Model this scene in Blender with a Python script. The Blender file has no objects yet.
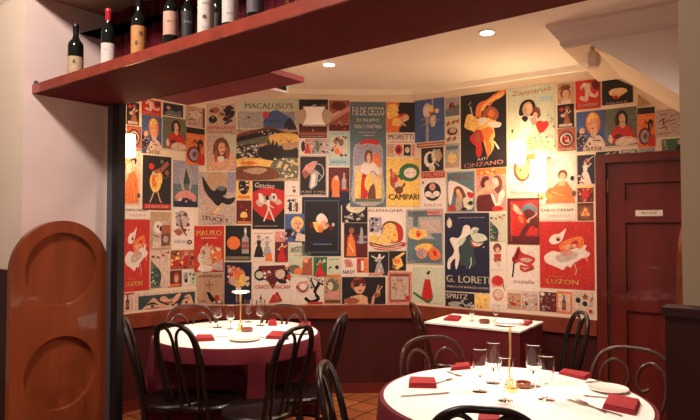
import bpy, bmesh, math, random
from mathutils import Vector, Matrix
random.seed(7)
COL = bpy.context.scene.collection
F = 590.0; TH = math.radians(1.75); EYE = 1.46
CAM = Vector((0, 0, EYE))
FWD = Vector((0, math.cos(TH), math.sin(TH))); UPV = Vector((0, -math.sin(TH), math.cos(TH)))
def ray(px, py): return Vector((1, 0, 0))*((px-350)/F) + UPV*((210-py)/F) + FWD
def on_z(px, py, z):
    d = ray(px, py); t = (z-EYE)/d.z; return CAM + d*t
def on_line(px, py, a, b):
    """point where the sight line meets the upright plane through plan points a and b: (distance along a->b, height)"""
    d = ray(px, py); ux, uy = b[0]-a[0], b[1]-a[1]; L = math.hypot(ux, uy); ux /= L; uy /= L
    den = d.x*uy - d.y*ux
    t = (a[0]*uy - a[1]*ux)/den
    p = CAM + d*t
    return (p.x-a[0])*ux + (p.y-a[1])*uy, p.z, p

# ---------------------------------------------------------------- materials
MATS = {}
def mat(name, col, rough=0.5, metal=0.0, var=0.0, scale=20.0, bump=0.0, coat=0.0, trans=0.0, emit=None, estr=0.0, ior=1.45, stretch=None, spec=None):
    if name in MATS: return MATS[name]
    m = bpy.data.materials.new(name); m.use_nodes = True
    nt = m.node_tree; b = nt.nodes['Principled BSDF']
    b.inputs['Base Color'].default_value = (*col, 1); b.inputs['Roughness'].default_value = rough
    b.inputs['Metallic'].default_value = metal; b.inputs['IOR'].default_value = ior
    b.inputs['Coat Weight'].default_value = coat; b.inputs['Transmission Weight'].default_value = trans
    if spec is not None: b.inputs['Specular IOR Level'].default_value = spec
    if emit: b.inputs['Emission Color'].default_value = (*emit, 1); b.inputs['Emission Strength'].default_value = estr
    if var > 0 or bump > 0:
        tc = nt.nodes.new('ShaderNodeTexCoord'); mp = nt.nodes.new('ShaderNodeMapping')
        nt.links.new(tc.outputs['Object'], mp.inputs['Vector'])
        if stretch: mp.inputs['Scale'].default_value = stretch
        nz = nt.nodes.new('ShaderNodeTexNoise'); nz.inputs['Scale'].default_value = scale; nz.inputs['Detail'].default_value = 4
        nt.links.new(mp.outputs['Vector'], nz.inputs['Vector'])
        if var > 0:
            rp = nt.nodes.new('ShaderNodeValToRGB')
            lo = tuple(max(0, c*(1-var)) for c in col); hi = tuple(min(1, c*(1+var)) for c in col)
            rp.color_ramp.elements[0].color = (*lo, 1); rp.color_ramp.elements[1].color = (*hi, 1)
            rp.color_ramp.elements[0].position = .32; rp.color_ramp.elements[1].position = .68
            nt.links.new(nz.outputs['Fac'], rp.inputs['Fac']); nt.links.new(rp.outputs['Color'], b.inputs['Base Color'])
        if bump > 0:
            bp = nt.nodes.new('ShaderNodeBump'); bp.inputs['Strength'].default_value = bump; bp.inputs['Distance'].default_value = .004
            nt.links.new(nz.outputs['Fac'], bp.inputs['Height']); nt.links.new(bp.outputs['Normal'], b.inputs['Normal'])
    MATS[name] = m; return m
INK = dict(k=(.014,.011,.014), n=(.012,.014,.04), w=(.74,.62,.56), c=(.64,.47,.38), r=(.50,.022,.018), m=(.11,.012,.014),
    o=(.72,.17,.045), y=(.80,.50,.13), g=(.04,.13,.05), b=(.055,.10,.26), s=(.10,.15,.18), p=(.60,.25,.22), t=(.46,.29,.18),
    h=(.16,.05,.025), e=(.36,.33,.33), f=(.68,.36,.22), l=(.13,.13,.09), v=(.30,.27,.36), a=(.36,.52,.56), d=(.03,.055,.06),
    i=(.54,.56,.43), q=(.50,.37,.33), u=(.33,.09,.05), j=(.62,.55,.40))
def ink(k): return mat('print_ink_'+k, INK[k], .55, var=.10 if k in 'wi' else .26, scale=60)
wallm = mat('plaster_cream', (.74,.60,.46), .8, var=.04, scale=3)
ceilm = mat('ceiling_paint', (.87,.79,.69), .85, var=.03, scale=2)
whitem = mat('paint_white', (.92,.87,.84), .7, var=.02, scale=3)
pinkm = mat('plaster_blush', (.84,.68,.64), .8, var=.04, scale=4)
creamm = mat('plaster_ivory', (.90,.76,.60), .8, var=.03, scale=4)
olivem = mat('plaster_olive', (.40,.30,.19), .8, var=.05, scale=4)
redwood = mat('mahogany_red', (.125,.015,.012), .36, var=.22, scale=9, stretch=(1,1,.18), coat=.3)
redpanel = mat('mahogany_panel', (.055,.007,.008), .45, var=.18, scale=7, stretch=(1,1,.15), coat=.15)
orangewood = mat('varnished_wood', (.27,.060,.020), .25, var=.2, scale=8, stretch=(1,1,.15), coat=.5)
edgewood = mat('lacquered_edge', (.30,.052,.030), .25, var=.2, scale=10, coat=.4)
burg = mat('burgundy_paint', (.12,.010,.010), .8, var=.1, scale=5, spec=.2)
burg2 = mat('burgundy_board', (.20,.008,.016), .7, var=.2, scale=4)
darkwood = mat('dark_wood', (.035,.007,.007), .4, var=.2, scale=8)
chairm = mat('black_bentwood', (.009,.004,.004), .34, var=.3, scale=12, coat=.12)
chairm2 = mat('brown_bentwood', (.06,.018,.013), .28, var=.3, scale=12, coat=.3)
clothr = mat('burgundy_linen', (.145,.008,.018), .85, var=.12, scale=60, bump=.15)
clothw = mat('white_linen', (.90,.86,.84), .85, var=.02, scale=60, bump=.1)
napm = mat('red_napkin_linen', (.33,.016,.024), .8, var=.12, scale=70, bump=.15)
metalm = mat('cutlery_steel', (.42,.40,.38), .25, metal=1)
goldm = mat('brass', (.90,.64,.28), .32, metal=1)
glassm = mat('clear_glass', (1,1,1), .0, trans=1, ior=1.42)
bottlem = mat('dark_bottle_glass', (.008,.010,.008), .08, coat=.5)
slatem = mat('slate_metal', (.08,.095,.115), .5)
blackm = mat('black_metal', (.010,.010,.012), .5)
curtainm = mat('burgundy_velvet', (.22,.012,.030), .8, var=.5, scale=9, stretch=(3,3,.6))
platem = mat('white_china', (.85,.82,.78), .2, coat=.5)
dishm = mat('amber_dish', (.22,.05,.02), .15, coat=.6)
warm = mat('lamp_glow_warm', (1,.9,.75), .5, emit=(1,.72,.40), estr=5)
spotg = mat('downlight_glow', (1,.95,.9), .5, emit=(1,.86,.70), estr=30)
headg = mat('lamp_head_glow', (1,.95,.85), .5, emit=(1,.80,.55), estr=14)

# ---------------------------------------------------------------- mesh helpers
def link(name, bm, mats, parent=None, smooth=False):
    me = bpy.data.meshes.new(name)
    bmesh.ops.recalc_face_normals(bm, faces=bm.faces[:])
    bm.to_mesh(me); bm.free()
    for m in (mats if isinstance(mats, (list, tuple)) else [mats]): me.materials.append(m)
    if smooth:
        for p in me.polygons: p.use_smooth = True
        try: me.set_sharp_from_angle(angle=math.radians(40))
        except Exception: pass
    o = bpy.data.objects.new(name, me); COL.objects.link(o); o.parent = parent
    return o
def tag(o, label, cat, group=None):
    o['label'] = label; o['category'] = cat
    if group: o['group'] = group
    return o
def empty(name, label, cat, loc=(0,0,0), rz=0, group=None):
    o = bpy.data.objects.new(name, None); COL.objects.link(o); o.empty_display_size = .1
    o.location = loc; o.rotation_euler = (0,0,rz); return tag(o, label, cat, group)
def struct(name, bm, m, parent=None, smooth=False):
    o = link(name, bm, m, parent, smooth)
    if parent is None: o['kind'] = 'structure'
    return o
def box(bm, x0, x1, y0, y1, z0, z1, M=None, mi=0, bev=0):
    vs = [bm.verts.new((x, y, z)) for x in (x0, x1) for y in (y0, y1) for z in (z0, z1)]
    fs = [bm.faces.new([vs[i] for i in q]) for q in ((0,1,3,2),(4,6,7,5),(0,4,5,1),(2,3,7,6),(0,2,6,4),(1,5,7,3))]
    for f in fs: f.material_index = mi
    if bev:
        es = list({e for f in fs for e in f.edges})
        r = bmesh.ops.bevel(bm, geom=es, offset=bev, segments=2, affect='EDGES', profile=.6)
        vs = list({v for f in r['faces'] for v in f.verts} | {v for v in vs if v.is_valid})
    if M is not None:
        for v in vs: v.co = M @ v.co
    return vs
def prism(bm, pts, z0, z1, mi=0):
    a = [bm.verts.new((p[0], p[1], z0)) for p in pts]; b = [bm.verts.new((p[0], p[1], z1)) for p in pts]
    n = len(pts)
    fs = [bm.faces.new(a[::-1]), bm.faces.new(b)] + [bm.faces.new([a[i], a[(i+1)%n], b[(i+1)%n], b[i]]) for i in range(n)]
    for f in fs: f.material_index = mi
def smoothpath(pts, n=5, closed=False):
    P = [Vector(p) for p in pts]; out = []; m = len(P)
    rng = range(m if closed else m-1)
    for i in rng:
        p1, p2 = P[i], P[(i+1)%m]
        p0 = P[i-1] if (closed or i > 0) else p1*2-p2
        p3 = P[(i+2)%m] if (closed or i+2 < m) else p2*2-p1
        for k in range(n):
            t = k/n
            out.append(.5*((2*p1)+(-p0+p2)*t+(2*p0-5*p1+4*p2-p3)*t*t+(-p0+3*p1-3*p2+p3)*t**3))
    if not closed: out.append(P[-1])
    return out
def tube(bm, pts, r, seg=8, closed=False, r2=None, mi=0):
    n = len(pts); rings = []; prev = None
    for i, p in enumerate(pts):
        a = pts[i-1] if (i > 0 or closed) else p; b = pts[(i+1)%n] if (i < n-1 or closed) else p
        t = (b-a).normalized()
        if prev is None:
            u = t.orthogonal().normalized()
        else:
            u = prev - t*prev.dot(t)
            u = u.normalized() if u.length > 1e-6 else t.orthogonal().normalized()
        prev = u; w = t.cross(u)
        rr = r if r2 is None else r+(r2-r)*i/max(1, n-1)
        rings.append([bm.verts.new(p + (u*math.cos(2*math.pi*k/seg)+w*math.sin(2*math.pi*k/seg))*rr) for k in range(seg)])
    for i in range(n if closed else n-1):
        A, B = rings[i], rings[(i+1)%n]
        off = 0
        if closed and i == n-1:
            off = min(range(seg), key=lambda o: (A[0].co-B[o].co).length)
        for k in range(seg):
            bm.faces.new([A[k], A[(k+1)%seg], B[(k+1+off)%seg], B[(k+off)%seg]]).material_index = mi
    if not closed:
        bm.faces.new(rings[0][::-1]).material_index = mi; bm.faces.new(rings[-1]).material_index = mi
def lathe(bm, prof, seg=24, cx=0, cy=0, mi=0, matrix=None):
    rings = []; allv = []
    for (r, z) in prof:
        if r < 1e-5: v = [bm.verts.new((cx, cy, z))]
        else: v = [bm.verts.new((cx+r*math.cos(2*math.pi*k/seg), cy+r*math.sin(2*math.pi*k/seg), z)) for k in range(seg)]
        rings.append(v); allv += v
    for a, b in zip(rings, rings[1:]):
        for k in range(seg):
            k2 = (k+1)%seg
            if len(a) == 1 and len(b) == 1: continue
            if len(a) == 1: f = bm.faces.new([a[0], b[k], b[k2]])
            elif len(b) == 1: f = bm.faces.new([a[k], a[k2], b[0]])
            else: f = bm.faces.new([a[k], a[k2], b[k2], b[k]])
            f.material_index = mi
    if matrix is not None:
        for v in allv: v.co = matrix @ v.co
    return allv
def copy_tree(o, parent=None):
    c = o.copy(); COL.objects.link(c)
    if parent is not None: c.parent = parent
    for ch in list(o.children): copy_tree(ch, c)
    return c

# ---------------------------------------------------------------- plan of the place
CL = (-1.300, 5.25); CR = (0.566, 5.30)               # the two corners of the poster walls
dl = Vector((-.682, -.731)).normalized(); dr = Vector((.824, -.567)).normalized()
LW = (CL[0]+dl.x*1.45, CL[1]+dl.y*1.45); RW = (CR[0]+dr.x*4.6, CR[1]+dr.y*4.6)
ZC = 2.70
PA = Vector((-1.90, 3.50)); PB = Vector((-1.57, 3.90)) # shelf end: front and back corner
pd = Vector((.794, -.608)).normalized()               # run of the partition, left to right
pn = Vector((.608, .794)).normalized()                # through the partition, away from the viewer
def wall_seg(bm, a, b, z0, z1, t=.12):
    """upright slab whose visible face runs a->b, thickness away from the room"""
    d = (Vector(b)-Vector(a)).normalized(); n = Vector((-d.y, d.x))
    prism(bm, [a, b, (b[0]+n.x*t, b[1]+n.y*t), (a[0]+n.x*t, a[1]+n.y*t)], z0, z1)
for nm, a, b in (('wall_left', LW, CL), ('wall_back', CL, CR)):
    bm = bmesh.new(); wall_seg(bm, a, b, 0, ZC); struct(nm, bm, wallm)
# right wall with the door opening
def RP(s, off=0):   # point on the right wall, s metres from the corner, off metres into the room
    return (CR[0]+dr.x*s - pnr.x*off, CR[1]+dr.y*s - pnr.y*off)
pnr = Vector((-dr.y, dr.x)); pnr = pnr if pnr.y > 0 else -pnr
s_d0 = on_line(597, 240, CR, RW)[0]+.066; z_d = on_line(640, 160.5, CR, RW)[1]
s_d1 = s_d0 + .98
bm = bmesh.new()
wall_seg(bm, CR, RP(s_d0), 0, ZC); wall_seg(bm, RP(s_d1), RW, 0, ZC); wall_seg(bm, RP(s_d0), RP(s_d1), z_d, ZC)
struct('wall_right', bm, wallm)
ROOM = [LW, CL, CR, RW, (RW[0]-1.0, RW[1]-1.3), tuple(PB+pd*4.0), tuple(PB-pd*1.2)]
# floor
fl = mat('terracotta_tiles', (.3,.1,.04), .45)
nt = fl.node_tree; b = nt.nodes['Principled BSDF']; tc = nt.nodes.new('ShaderNodeTexCoord'); mp = nt.nodes.new('ShaderNodeMapping')
mp.inputs['Rotation'].default_value = (0, 0, math.radians(38)); nt.links.new(tc.outputs['Object'], mp.inputs['Vector'])
br = nt.nodes.new('ShaderNodeTexBrick'); br.offset = 0; nt.links.new(mp.outputs['Vector'], br.inputs['Vector'])
br.inputs['Color1'].default_value = (.36,.115,.035,1); br.inputs['Color2'].default_value = (.27,.075,.025,1); br.inputs['Mortar'].default_value = (.06,.02,.012,1)
br.inputs['Scale'].default_value = 1; br.inputs['Mortar Size'].default_value = .008; br.inputs['Brick Width'].default_value = .2; br.inputs['Row Height'].default_value = .2
nt.links.new(br.outputs['Color'], b.inputs['Base Color'])
bm = bmesh.new(); box(bm, -4.5, 6, -3, 6, -.08, 0); struct('floor', bm, fl)
# ceiling with recessed holes left closed; slab over the dining room
bm = bmesh.new()
prism(bm, [(LW[0]-.3, LW[1]), (CL[0]-.2, CL[1]+.3), (CR[0]+.1, CR[1]+.3), (RW[0]+.2, RW[1]+.1), (RW[0]-1.2, RW[1]-1.6), tuple(PB+pd*4.2+pn*.005), tuple(PB-pd*1.3+pn*.005)], ZC, ZC+.1)
struct('ceiling', bm, ceilm)
# cornice strips along the walls
def strip(name, a, b, z0, z1, t, m, mi=None):
    d = (Vector(b)-Vector(a)).normalized(); n = Vector((d.y, -d.x))
    bm = bmesh.new(); prism(bm, [a, b, (b[0]+n.x*t, b[1]+n.y*t), (a[0]+n.x*t, a[1]+n.y*t)], z0, z1)
    return struct(name, bm, m)
ti = [0]
def trim(a, b, z0, z1, t, m):
    ti[0] += 1; return strip('trim_%d' % ti[0], a, b, z0, z1, t, m)
railw = mat('rail_wood', (.21,.040,.020), .4, var=.2, scale=9, coat=.2)
segs = [(LW, CL), (CL, CR), (CR, RP(s_d0-.07))]
ZR = .775
for a, b in segs:
    trim(a, b, ZR-.115, ZR, .035, railw)
    trim(a, b, .0, ZR-.115, .012, redpanel)
    trim(a, b, .0, .085, .022, redwood)
for a, b in ((CL, CR), (CR, RP(1.50))):
    trim(a, b, ZC-.045, ZC, .045, ceilm)
# door in the right wall
def onright(bm, s0, s1, z0, z1, o0, o1, mi=0):
    p = [RP(s0,o0), RP(s1,o0), RP(s1,o1), RP(s0,o1)]
    prism(bm, p, z0, z1, mi)
dr_ = bpy.data.objects.new('door_1', None); COL.objects.link(dr_); dr_['kind'] = 'structure'
bm = bmesh.new()
onright(bm, s_d0-.065, s_d0+.005, 0, z_d+.0, -.02, .035); onright(bm, s_d1-.005, s_d1+.065, 0, z_d, -.02, .035)
onright(bm, s_d0-.065, s_d1+.065, z_d-.005, z_d+.055, -.02, .035)
link('door_frame', bm, redwood, dr_)
bm = bmesh.new()
onright(bm, s_d0+.01, s_d1-.01, .01, z_d-.01, -.05, -.02)
for s0, s1, z0, z1 in ((.012,.13,.01,z_d-.012),(.85,.968,.01,z_d-.012),(.13,.85,z_d-.16,z_d-.012),(.13,.85,1.50,1.66),(.13,.85,.01,.2),(.13,.85,.86,.97)):
    onright(bm, s_d0+s0, s_d0+s1, z0, z1, -.02, .0)
link('door_leaf', bm, redwood, dr_)
for z in (1.72, .9, .25):
    bm = bmesh.new(); onright(bm, s_d0+.0, s_d0+.02, z, z+.1, -.0, .012); link('hinge', bm, mat('old_brass', (.25,.12,.06), .4, metal=.8), dr_)
bm = bmesh.new(); p = RP(s_d0+.90, 0)
lathe(bm, [(0,0),(.012,0),(.012,.04),(.028,.05),(.03,.07),(.018,.085),(0,.086)], 16, matrix=Matrix.Translation((p[0],p[1],1.02)) @ (-Vector((pnr.x,pnr.y,0))).to_track_quat('Z','Y').to_matrix().to_4x4())
link('door_knob', bm, goldm, dr_, True)
# partition: piers, board above the shelf
def P2(s, t): v = PA + pd*s + pn*t; return (v.x, v.y)
DEP = (PB-PA).dot(pn); OFF = (PB-PA).dot(pd)
bm = bmesh.new(); prism(bm, [P2(0,-.045), P2(0,DEP), P2(-1.3,DEP), P2(-1.3,-.045)], 0, 2.95)
bm.faces.ensure_lookup_table()
struct('wall_partition', bm, [pinkm]); part = bpy.data.objects['wall_partition']
part.data.materials.append(creamm)
for p in part.data.polygons:                          # street side painted ivory, reveal blush
    n = p.normal
    if n.x*(-pn.x)+n.y*(-pn.y) > .9: p.material_index = 1
s_r = 3.40
while True:
    q = P2(s_r, 0); px = 350+F*q[0]/q[1]
    if px >= 681: break
    s_r += .005
bm = bmesh.new(); prism(bm, [P2(s_r,0), P2(s_r+1.1,0), P2(s_r+1.1,DEP), P2(s_r,DEP)], 0, 2.95); struct('wall_pier', bm, olivem)
bm = bmesh.new(); prism(bm, [P2(-1.3,-.045), P2(s_r+1.1,-.045), P2(s_r+1.1,DEP+.0), P2(-1.3,DEP)], 2.86, 2.98); struct('ceiling_lintel', bm, mat('lintel_paint', (.42,.30,.20), .8))
# lower dado on the street side of the partition
bm = bmesh.new(); prism(bm, [P2(-.0,-.045), P2(-1.3,-.045), P2(-1.3,-.07), P2(-.0,-.07)], 0, 1.21); struct('trim_20', bm, darkwood)
# curtain board closing the space above the shelf
bm = bmesh.new(); n = 260; L0, L1 = .0, s_r; zs = (2.315, 2.60, 2.86)
rows = []
for z in zs:
    r_ = []
    for i in range(n+1):
        s = L0+(L1-L0)*i/n; w = .012*math.sin(s*42)+.006*math.sin(s*97+1)
        q = P2(s, DEP-.05+w); r_.append(bm.verts.new((q[0], q[1], z)))
    rows.append(r_)
for a, b_ in zip(rows, rows[1:]):
    for i in range(n): bm.faces.new([a[i], a[i+1], b_[i+1], b_[i]])
bmesh.ops.solidify(bm, geom=bm.faces[:], thickness=.008)
o = link('curtain', bm, curtainm, None, True); tag(o, 'dark burgundy velvet curtain hanging behind the bottles on the overhead shelf', 'curtain')
bm = bmesh.new(); prism(bm, [P2(0,DEP-.02), P2(s_r,DEP-.02), P2(s_r,DEP), P2(0,DEP)], 2.315, 2.86); struct('wall_overhead', bm, burg)
# shelf
sh = empty('wine_shelf', 'long dark red overhead wooden shelf carrying the wine bottles across the opening', 'shelf', (0,0,0))
ZS0, ZS1 = 2.262, 2.315
bm = bmesh.new(); prism(bm, [P2(0.0,.012), P2(s_r+.3,.012), P2(s_r+.3,DEP), P2(0,DEP)], ZS0, ZS1); link('shelf_board', bm, burg, sh)
bm = bmesh.new(); prism(bm, [P2(0.0,0), P2(s_r+.3,0), P2(s_r+.3,.012), P2(0.0,.012)], ZS0, ZS1); link('shelf_edge', bm, edgewood, sh)
bm = bmesh.new(); q = P2(.02,.015)
lathe(bm, [(0,0),(.012,0),(.012,.018),(.007,.024),(0,.024)], 12, q[0], q[1])
for v in bm.verts: v.co.z += ZS1
link('bolt', bm, darkwood, sh, True)
# hanging red board behind the shelf and the vent box beyond it
c1 = on_z(188, 105, ZS0); c2 = on_z(304, 82, ZS0)
c1 = Vector((c1.x, c1.y)); c2 = Vector((c2.x, c2.y)); nb = Vector((-(c2-c1).y, (c2-c1).x)).normalized()
def back_t(v): return (v-PB).dot(pn)
bm = bmesh.new(); a3 = c1-pn*(back_t(c1)-.003); b3 = c2-pn*(back_t(c2)-.003)
prism(bm, [tuple(a3), tuple(b3), tuple(c2), tuple(c1)], ZS0-.002, ZS0+.028); struct('trim_21', bm, burg2)
vb = empty('ventilation_box', 'beige ceiling duct box with a white framed dark grille behind the red bulkhead', 'vent box')
g1 = on_z(224, 105.5, 2.34); g2 = on_z(287, 94, 2.34); g1 = Vector((g1.x,g1.y)); g2 = Vector((g2.x,g2.y)); gd = (g2-g1).normalized(); gn = Vector((-gd.y, gd.x))
if gn.y < 0: gn = -gn
gt = .26
bm = bmesh.new(); prism(bm, [tuple(g1-gn*gt), tuple(g2-gn*gt), tuple(g2), tuple(g1)], 2.34, ZC); link('duct_casing', bm, wallm, vb)
Mg = Matrix(((gn.x, gd.x, 0, g2.x), (gn.y, gd.y, 0, g2.y), (0,0,1,0), (0,0,0,1)))
bm = bmesh.new()
for a_, b_, c_, d_ in ((-.26,.0,2.34,2.355),(-.26,.0,2.47,2.485),(-.26,-.245,2.34,2.485),(-.015,0,2.34,2.485)): box(bm, a_, b_, 0, .014, c_, d_, Mg)
link('grille_frame', bm, whitem, vb)
bm = bmesh.new(); box(bm, -.245, -.015, .0, .004, 2.355, 2.47, Mg)
for i in range(5): box(bm, -.245, -.015, .004, .010, 2.365+i*.021, 2.371+i*.021, Mg)
link('grille', bm, blackm, vb)
# dark frame post at the back of the reveal
q0 = on_line(108, 300, P2(0,DEP), P2(1,DEP))
def post(px0, px1, m, name, lab, dep0, dep1):
    s0 = on_line(px0, 260, P2(0,dep0), P2(1,dep0))[0]; s1 = on_line(px1, 260, P2(0,dep0), P2(1,dep0))[0]
    bm = bmesh.new(); prism(bm, [P2(s0,dep0), P2(s1,dep0), P2(s1,dep1), P2(s0,dep1)], 0, ZS0-.002)
    return bm
struct('trim_22', post(106, 111, None, '', '', DEP-.05, DEP-.002), slatem)
struct('trim_23', post(111.3, 117.5, None, '', '', DEP-.05, DEP-.002), blackm)
# stair casing at upper right: upright white face, sloping underside
def FP(s, o): return RP(s, o)
s0, sk = 1.58, 1.745; zk = 2.56; sl = -.80; s_e = 3.6
prof = [(s0, ZC), (s0, zk), (sk, zk), (s_e, max(.9, zk+sl*(s_e-sk))), (s_e, ZC)]
bm = bmesh.new()
A = [bm.verts.new((*RP(s, .002), z)) for s, z in prof]; B = [bm.verts.new((*RP(s, .99), z)) for s, z in prof]
bm.faces.new(A); fB = bm.faces.new(B[::-1]); fB.material_index = 1
for i in range(5):
    f = bm.faces.new([A[i], B[i], B[(i+1)%5], A[(i+1)%5]])
o = struct('wall_stairs', bm, [wallm, whitem])
bm = bmesh.new(); cp = [(.080,0),(.080,-.018),(.066,-.030),(.050,-.055),(.026,-.085),(.014,-.100),(.014,-.122),(.004,-.126)]
cr = []
for t_, dz in cp:
    cr.append([bm.verts.new((*RP(s0-t_, .09), ZC+dz)), bm.verts.new((*RP(s0-t_, .99+t_), ZC+dz)), bm.verts.new((*RP(3.6, .99+t_), ZC+dz))])
for a_, b_ in zip(cr, cr[1:]):
    for i in (0, 1): bm.faces.new([a_[i], a_[i+1], b_[i+1], b_[i]])
struct('trim_31', bm, mat('cornice_paint', (.80,.72,.68), .75))
# detector hanging from the flat underside
o_ = on_z(592, 47, zk)
sp = empty('ceiling_speaker', 'small beige faceted wall speaker under the stair casing at the upper right', 'speaker', (o_.x, o_.y, zk))
bm = bmesh.new(); M_ = Matrix.Rotation(math.radians(35), 4, 'Z')
lathe(bm, [(0,-.035),(.034,-.035),(.048,-.06),(.048,-.10),(.036,-.125),(0,-.125)], 6, matrix=M_); link('speaker_body', bm, wallm, sp)
bm = bmesh.new(); box(bm, -.012, .012, -.012, .012, -.04, 0); link('bracket', bm, wallm, sp)
# arched wooden leaves with round recesses
def arched_leaf(lab):
    t = empty('arched_door_leaf', lab, 'door panel')
    W, H, R = .30, 1.50, .30; T = .046
    bm = bmesh.new(); out = [(-W, 0), (W, 0)] + [(W*math.cos(a), H-R+R*math.sin(a)) for a in [math.pi*i/28 for i in range(29)]]
    holes = [(.06+.0, 1.20), (.06+.0, .62)]
    # board = arch outline with round recesses cut as bowls (front face at y=0)
    from mathutils import geometry
    loops = [[Vector((x, z, 0)) for x, z in out]]
    rh = .222; nseg = 40
    for hx, hz in ((0.0, 1.205), (0.0, .575)):
        r0 = rh if hz > .5 else .19
        loops.append([Vector((hx+r0*math.cos(2*math.pi*i/nseg), hz+r0*math.sin(2*math.pi*i/nseg), 0)) for i in range(nseg)][::-1])
    tris = geometry.tessellate_polygon(loops); flat = [v for l in loops for v in l]
    vf = [bm.verts.new((v.x, 0, v.y)) for v in flat]; vb_ = [bm.verts.new((v.x, T, v.y)) for v in flat[:len(out)]]
    for tr in tris:
        try: bm.faces.new([vf[i] for i in tr])
        except ValueError: pass
    bm.faces.new(vb_)
    n = len(out)
    for i in range(n): bm.faces.new([vf[i], vf[(i+1)%n], vb_[(i+1)%n], vb_[i]])
    base = n
    for lp in loops[1:]:
        m = len(lp); c = sum(lp, Vector())/m
        inner = [bm.verts.new((c.x+(v.x-c.x)*.985, .030, c.y+(v.y-c.y)*.985)) for v in lp]
        for i in range(m): bm.faces.new([vf[base+i], vf[base+(i+1)%m], inner[(i+1)%m], inner[i]])
        bm.faces.new(inner)
        base += m
    link('panel_board', bm, orangewood, t)
    return t
lf = arched_leaf('glossy reddish arched wooden panel with round recesses on the left pier of the opening')
# its front face looks towards the opening: local -Y -> +pd
def place_leaf(o, c, out_dir):
    yx = -out_dir; o.location = (c.x, c.y, 0.005)
    o.rotation_euler = (0, 0, math.atan2(yx.y, yx.x)-math.pi/2)
rc = on_line(10.5, 320, P2(.048,-1), P2(.048,1)); rd = on_line(107.5, 320, P2(.048,-1), P2(.048,1))
mid = (rc[2]+rd[2])/2; wdt = (rd[2]-rc[2]).length
place_leaf(lf, Vector((mid.x, mid.y)), pd); lf.scale = (wdt/.6, 1, 1)
lf2 = copy_tree(lf); lf2.scale = (1,1,1)
lf2['label'] = 'reddish arched wooden panel edge showing beside the right pier in front of the mahogany door'
place_leaf(lf2, Vector((1.50, 2.63)), -pd)
lf2.rotation_euler[2] += 0.0
for o in (lf, lf2): o['group'] = 'arched leaves of the opening'
# tall dark cabinet against the right pier
s_b = on_line(665.5, 350, P2(0,-.07), P2(1,-.07))[0]
zb = on_line(680, 308, P2(0,-.07), P2(1,-.07))[1]
cb = empty('dark_cabinet', 'tall nearly black wooden cabinet side against the right pier', 'cabinet')
bm = bmesh.new(); prism(bm, [P2(s_b,-.07), P2(s_b+1.0,-.07), P2(s_b+1.0,-.003), P2(s_b,-.003)], 0, zb-.02); link('cabinet_body', bm, darkwood, cb)
bm = bmesh.new(); prism(bm, [P2(s_b-.006,-.078), P2(s_b+1.0,-.078), P2(s_b+1.0,-.003), P2(s_b-.006,-.003)], zb-.02, zb); link('cabinet_top', bm, darkwood, cb)
# door sign
g = on_line(635.5, 213, CR, RW); h = on_line(663, 213, CR, RW)
# ---------------------------------------------------------------- posters on the three walls
LM = math.hypot(CR[0]-CL[0], CR[1]-CL[1])
dm = Vector((CR[0]-CL[0], CR[1]-CL[1])).normalized()
PXL = 350+F*CL[0]/CL[1]; PXR = 350+F*CR[0]/CR[1]
def uz(px, py):
    if px < PXL: s, z, _ = on_line(px, py, LW, CL); return s-1.45, z
    if px < PXR: s, z, _ = on_line(px, py, CL, CR); return s, z
    s, z, _ = on_line(px, py, CR, RW); return LM+s, z
def wpt(u, z, off):
    if u < 0: b, d = Vector(CL), -dl
    elif u <= LM: b, d = Vector(CL), dm
    else: b, d = Vector(CR), dr; u = u-LM
    n = Vector((d.y, -d.x)); p = b+d*u+n*off
    return (p.x, p.y, z)
TXT = {}
def textpolys(s):
    if s not in TXT:
        c = bpy.data.curves.new('t', 'FONT'); c.body = s; c.resolution_u = 2; c.offset = 0
        o = bpy.data.objects.new('t', c); COL.objects.link(o)
        dg = bpy.context.evaluated_depsgraph_get(); dg.update()
        me = o.evaluated_get(dg).to_mesh()
        vs = [(v.co.x, v.co.y) for v in me.vertices]; fs = [tuple(p.vertices) for p in me.polygons]
        o.evaluated_get(dg).to_mesh_clear(); bpy.data.objects.remove(o); bpy.data.curves.remove(c)
        x0 = min(v[0] for v in vs); x1 = max(v[0] for v in vs); y0 = min(v[1] for v in vs); y1 = max(v[1] for v in vs)
        TXT[s] = ([((x-x0)/(x1-x0), (y-y0)/(y1-y0)) for x, y in vs], fs)
    return TXT[s]
def ell(cx, cy, rx, ry, rot=0, n=14):
    c, s = math.cos(math.radians(rot)), math.sin(math.radians(rot)); o = []
    for i in range(n):
        a = 2*math.pi*i/n; x, y = rx*math.cos(a), ry*math.sin(a); o.append((cx+x*c-y*s, cy+x*s+y*c))
    return o
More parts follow.
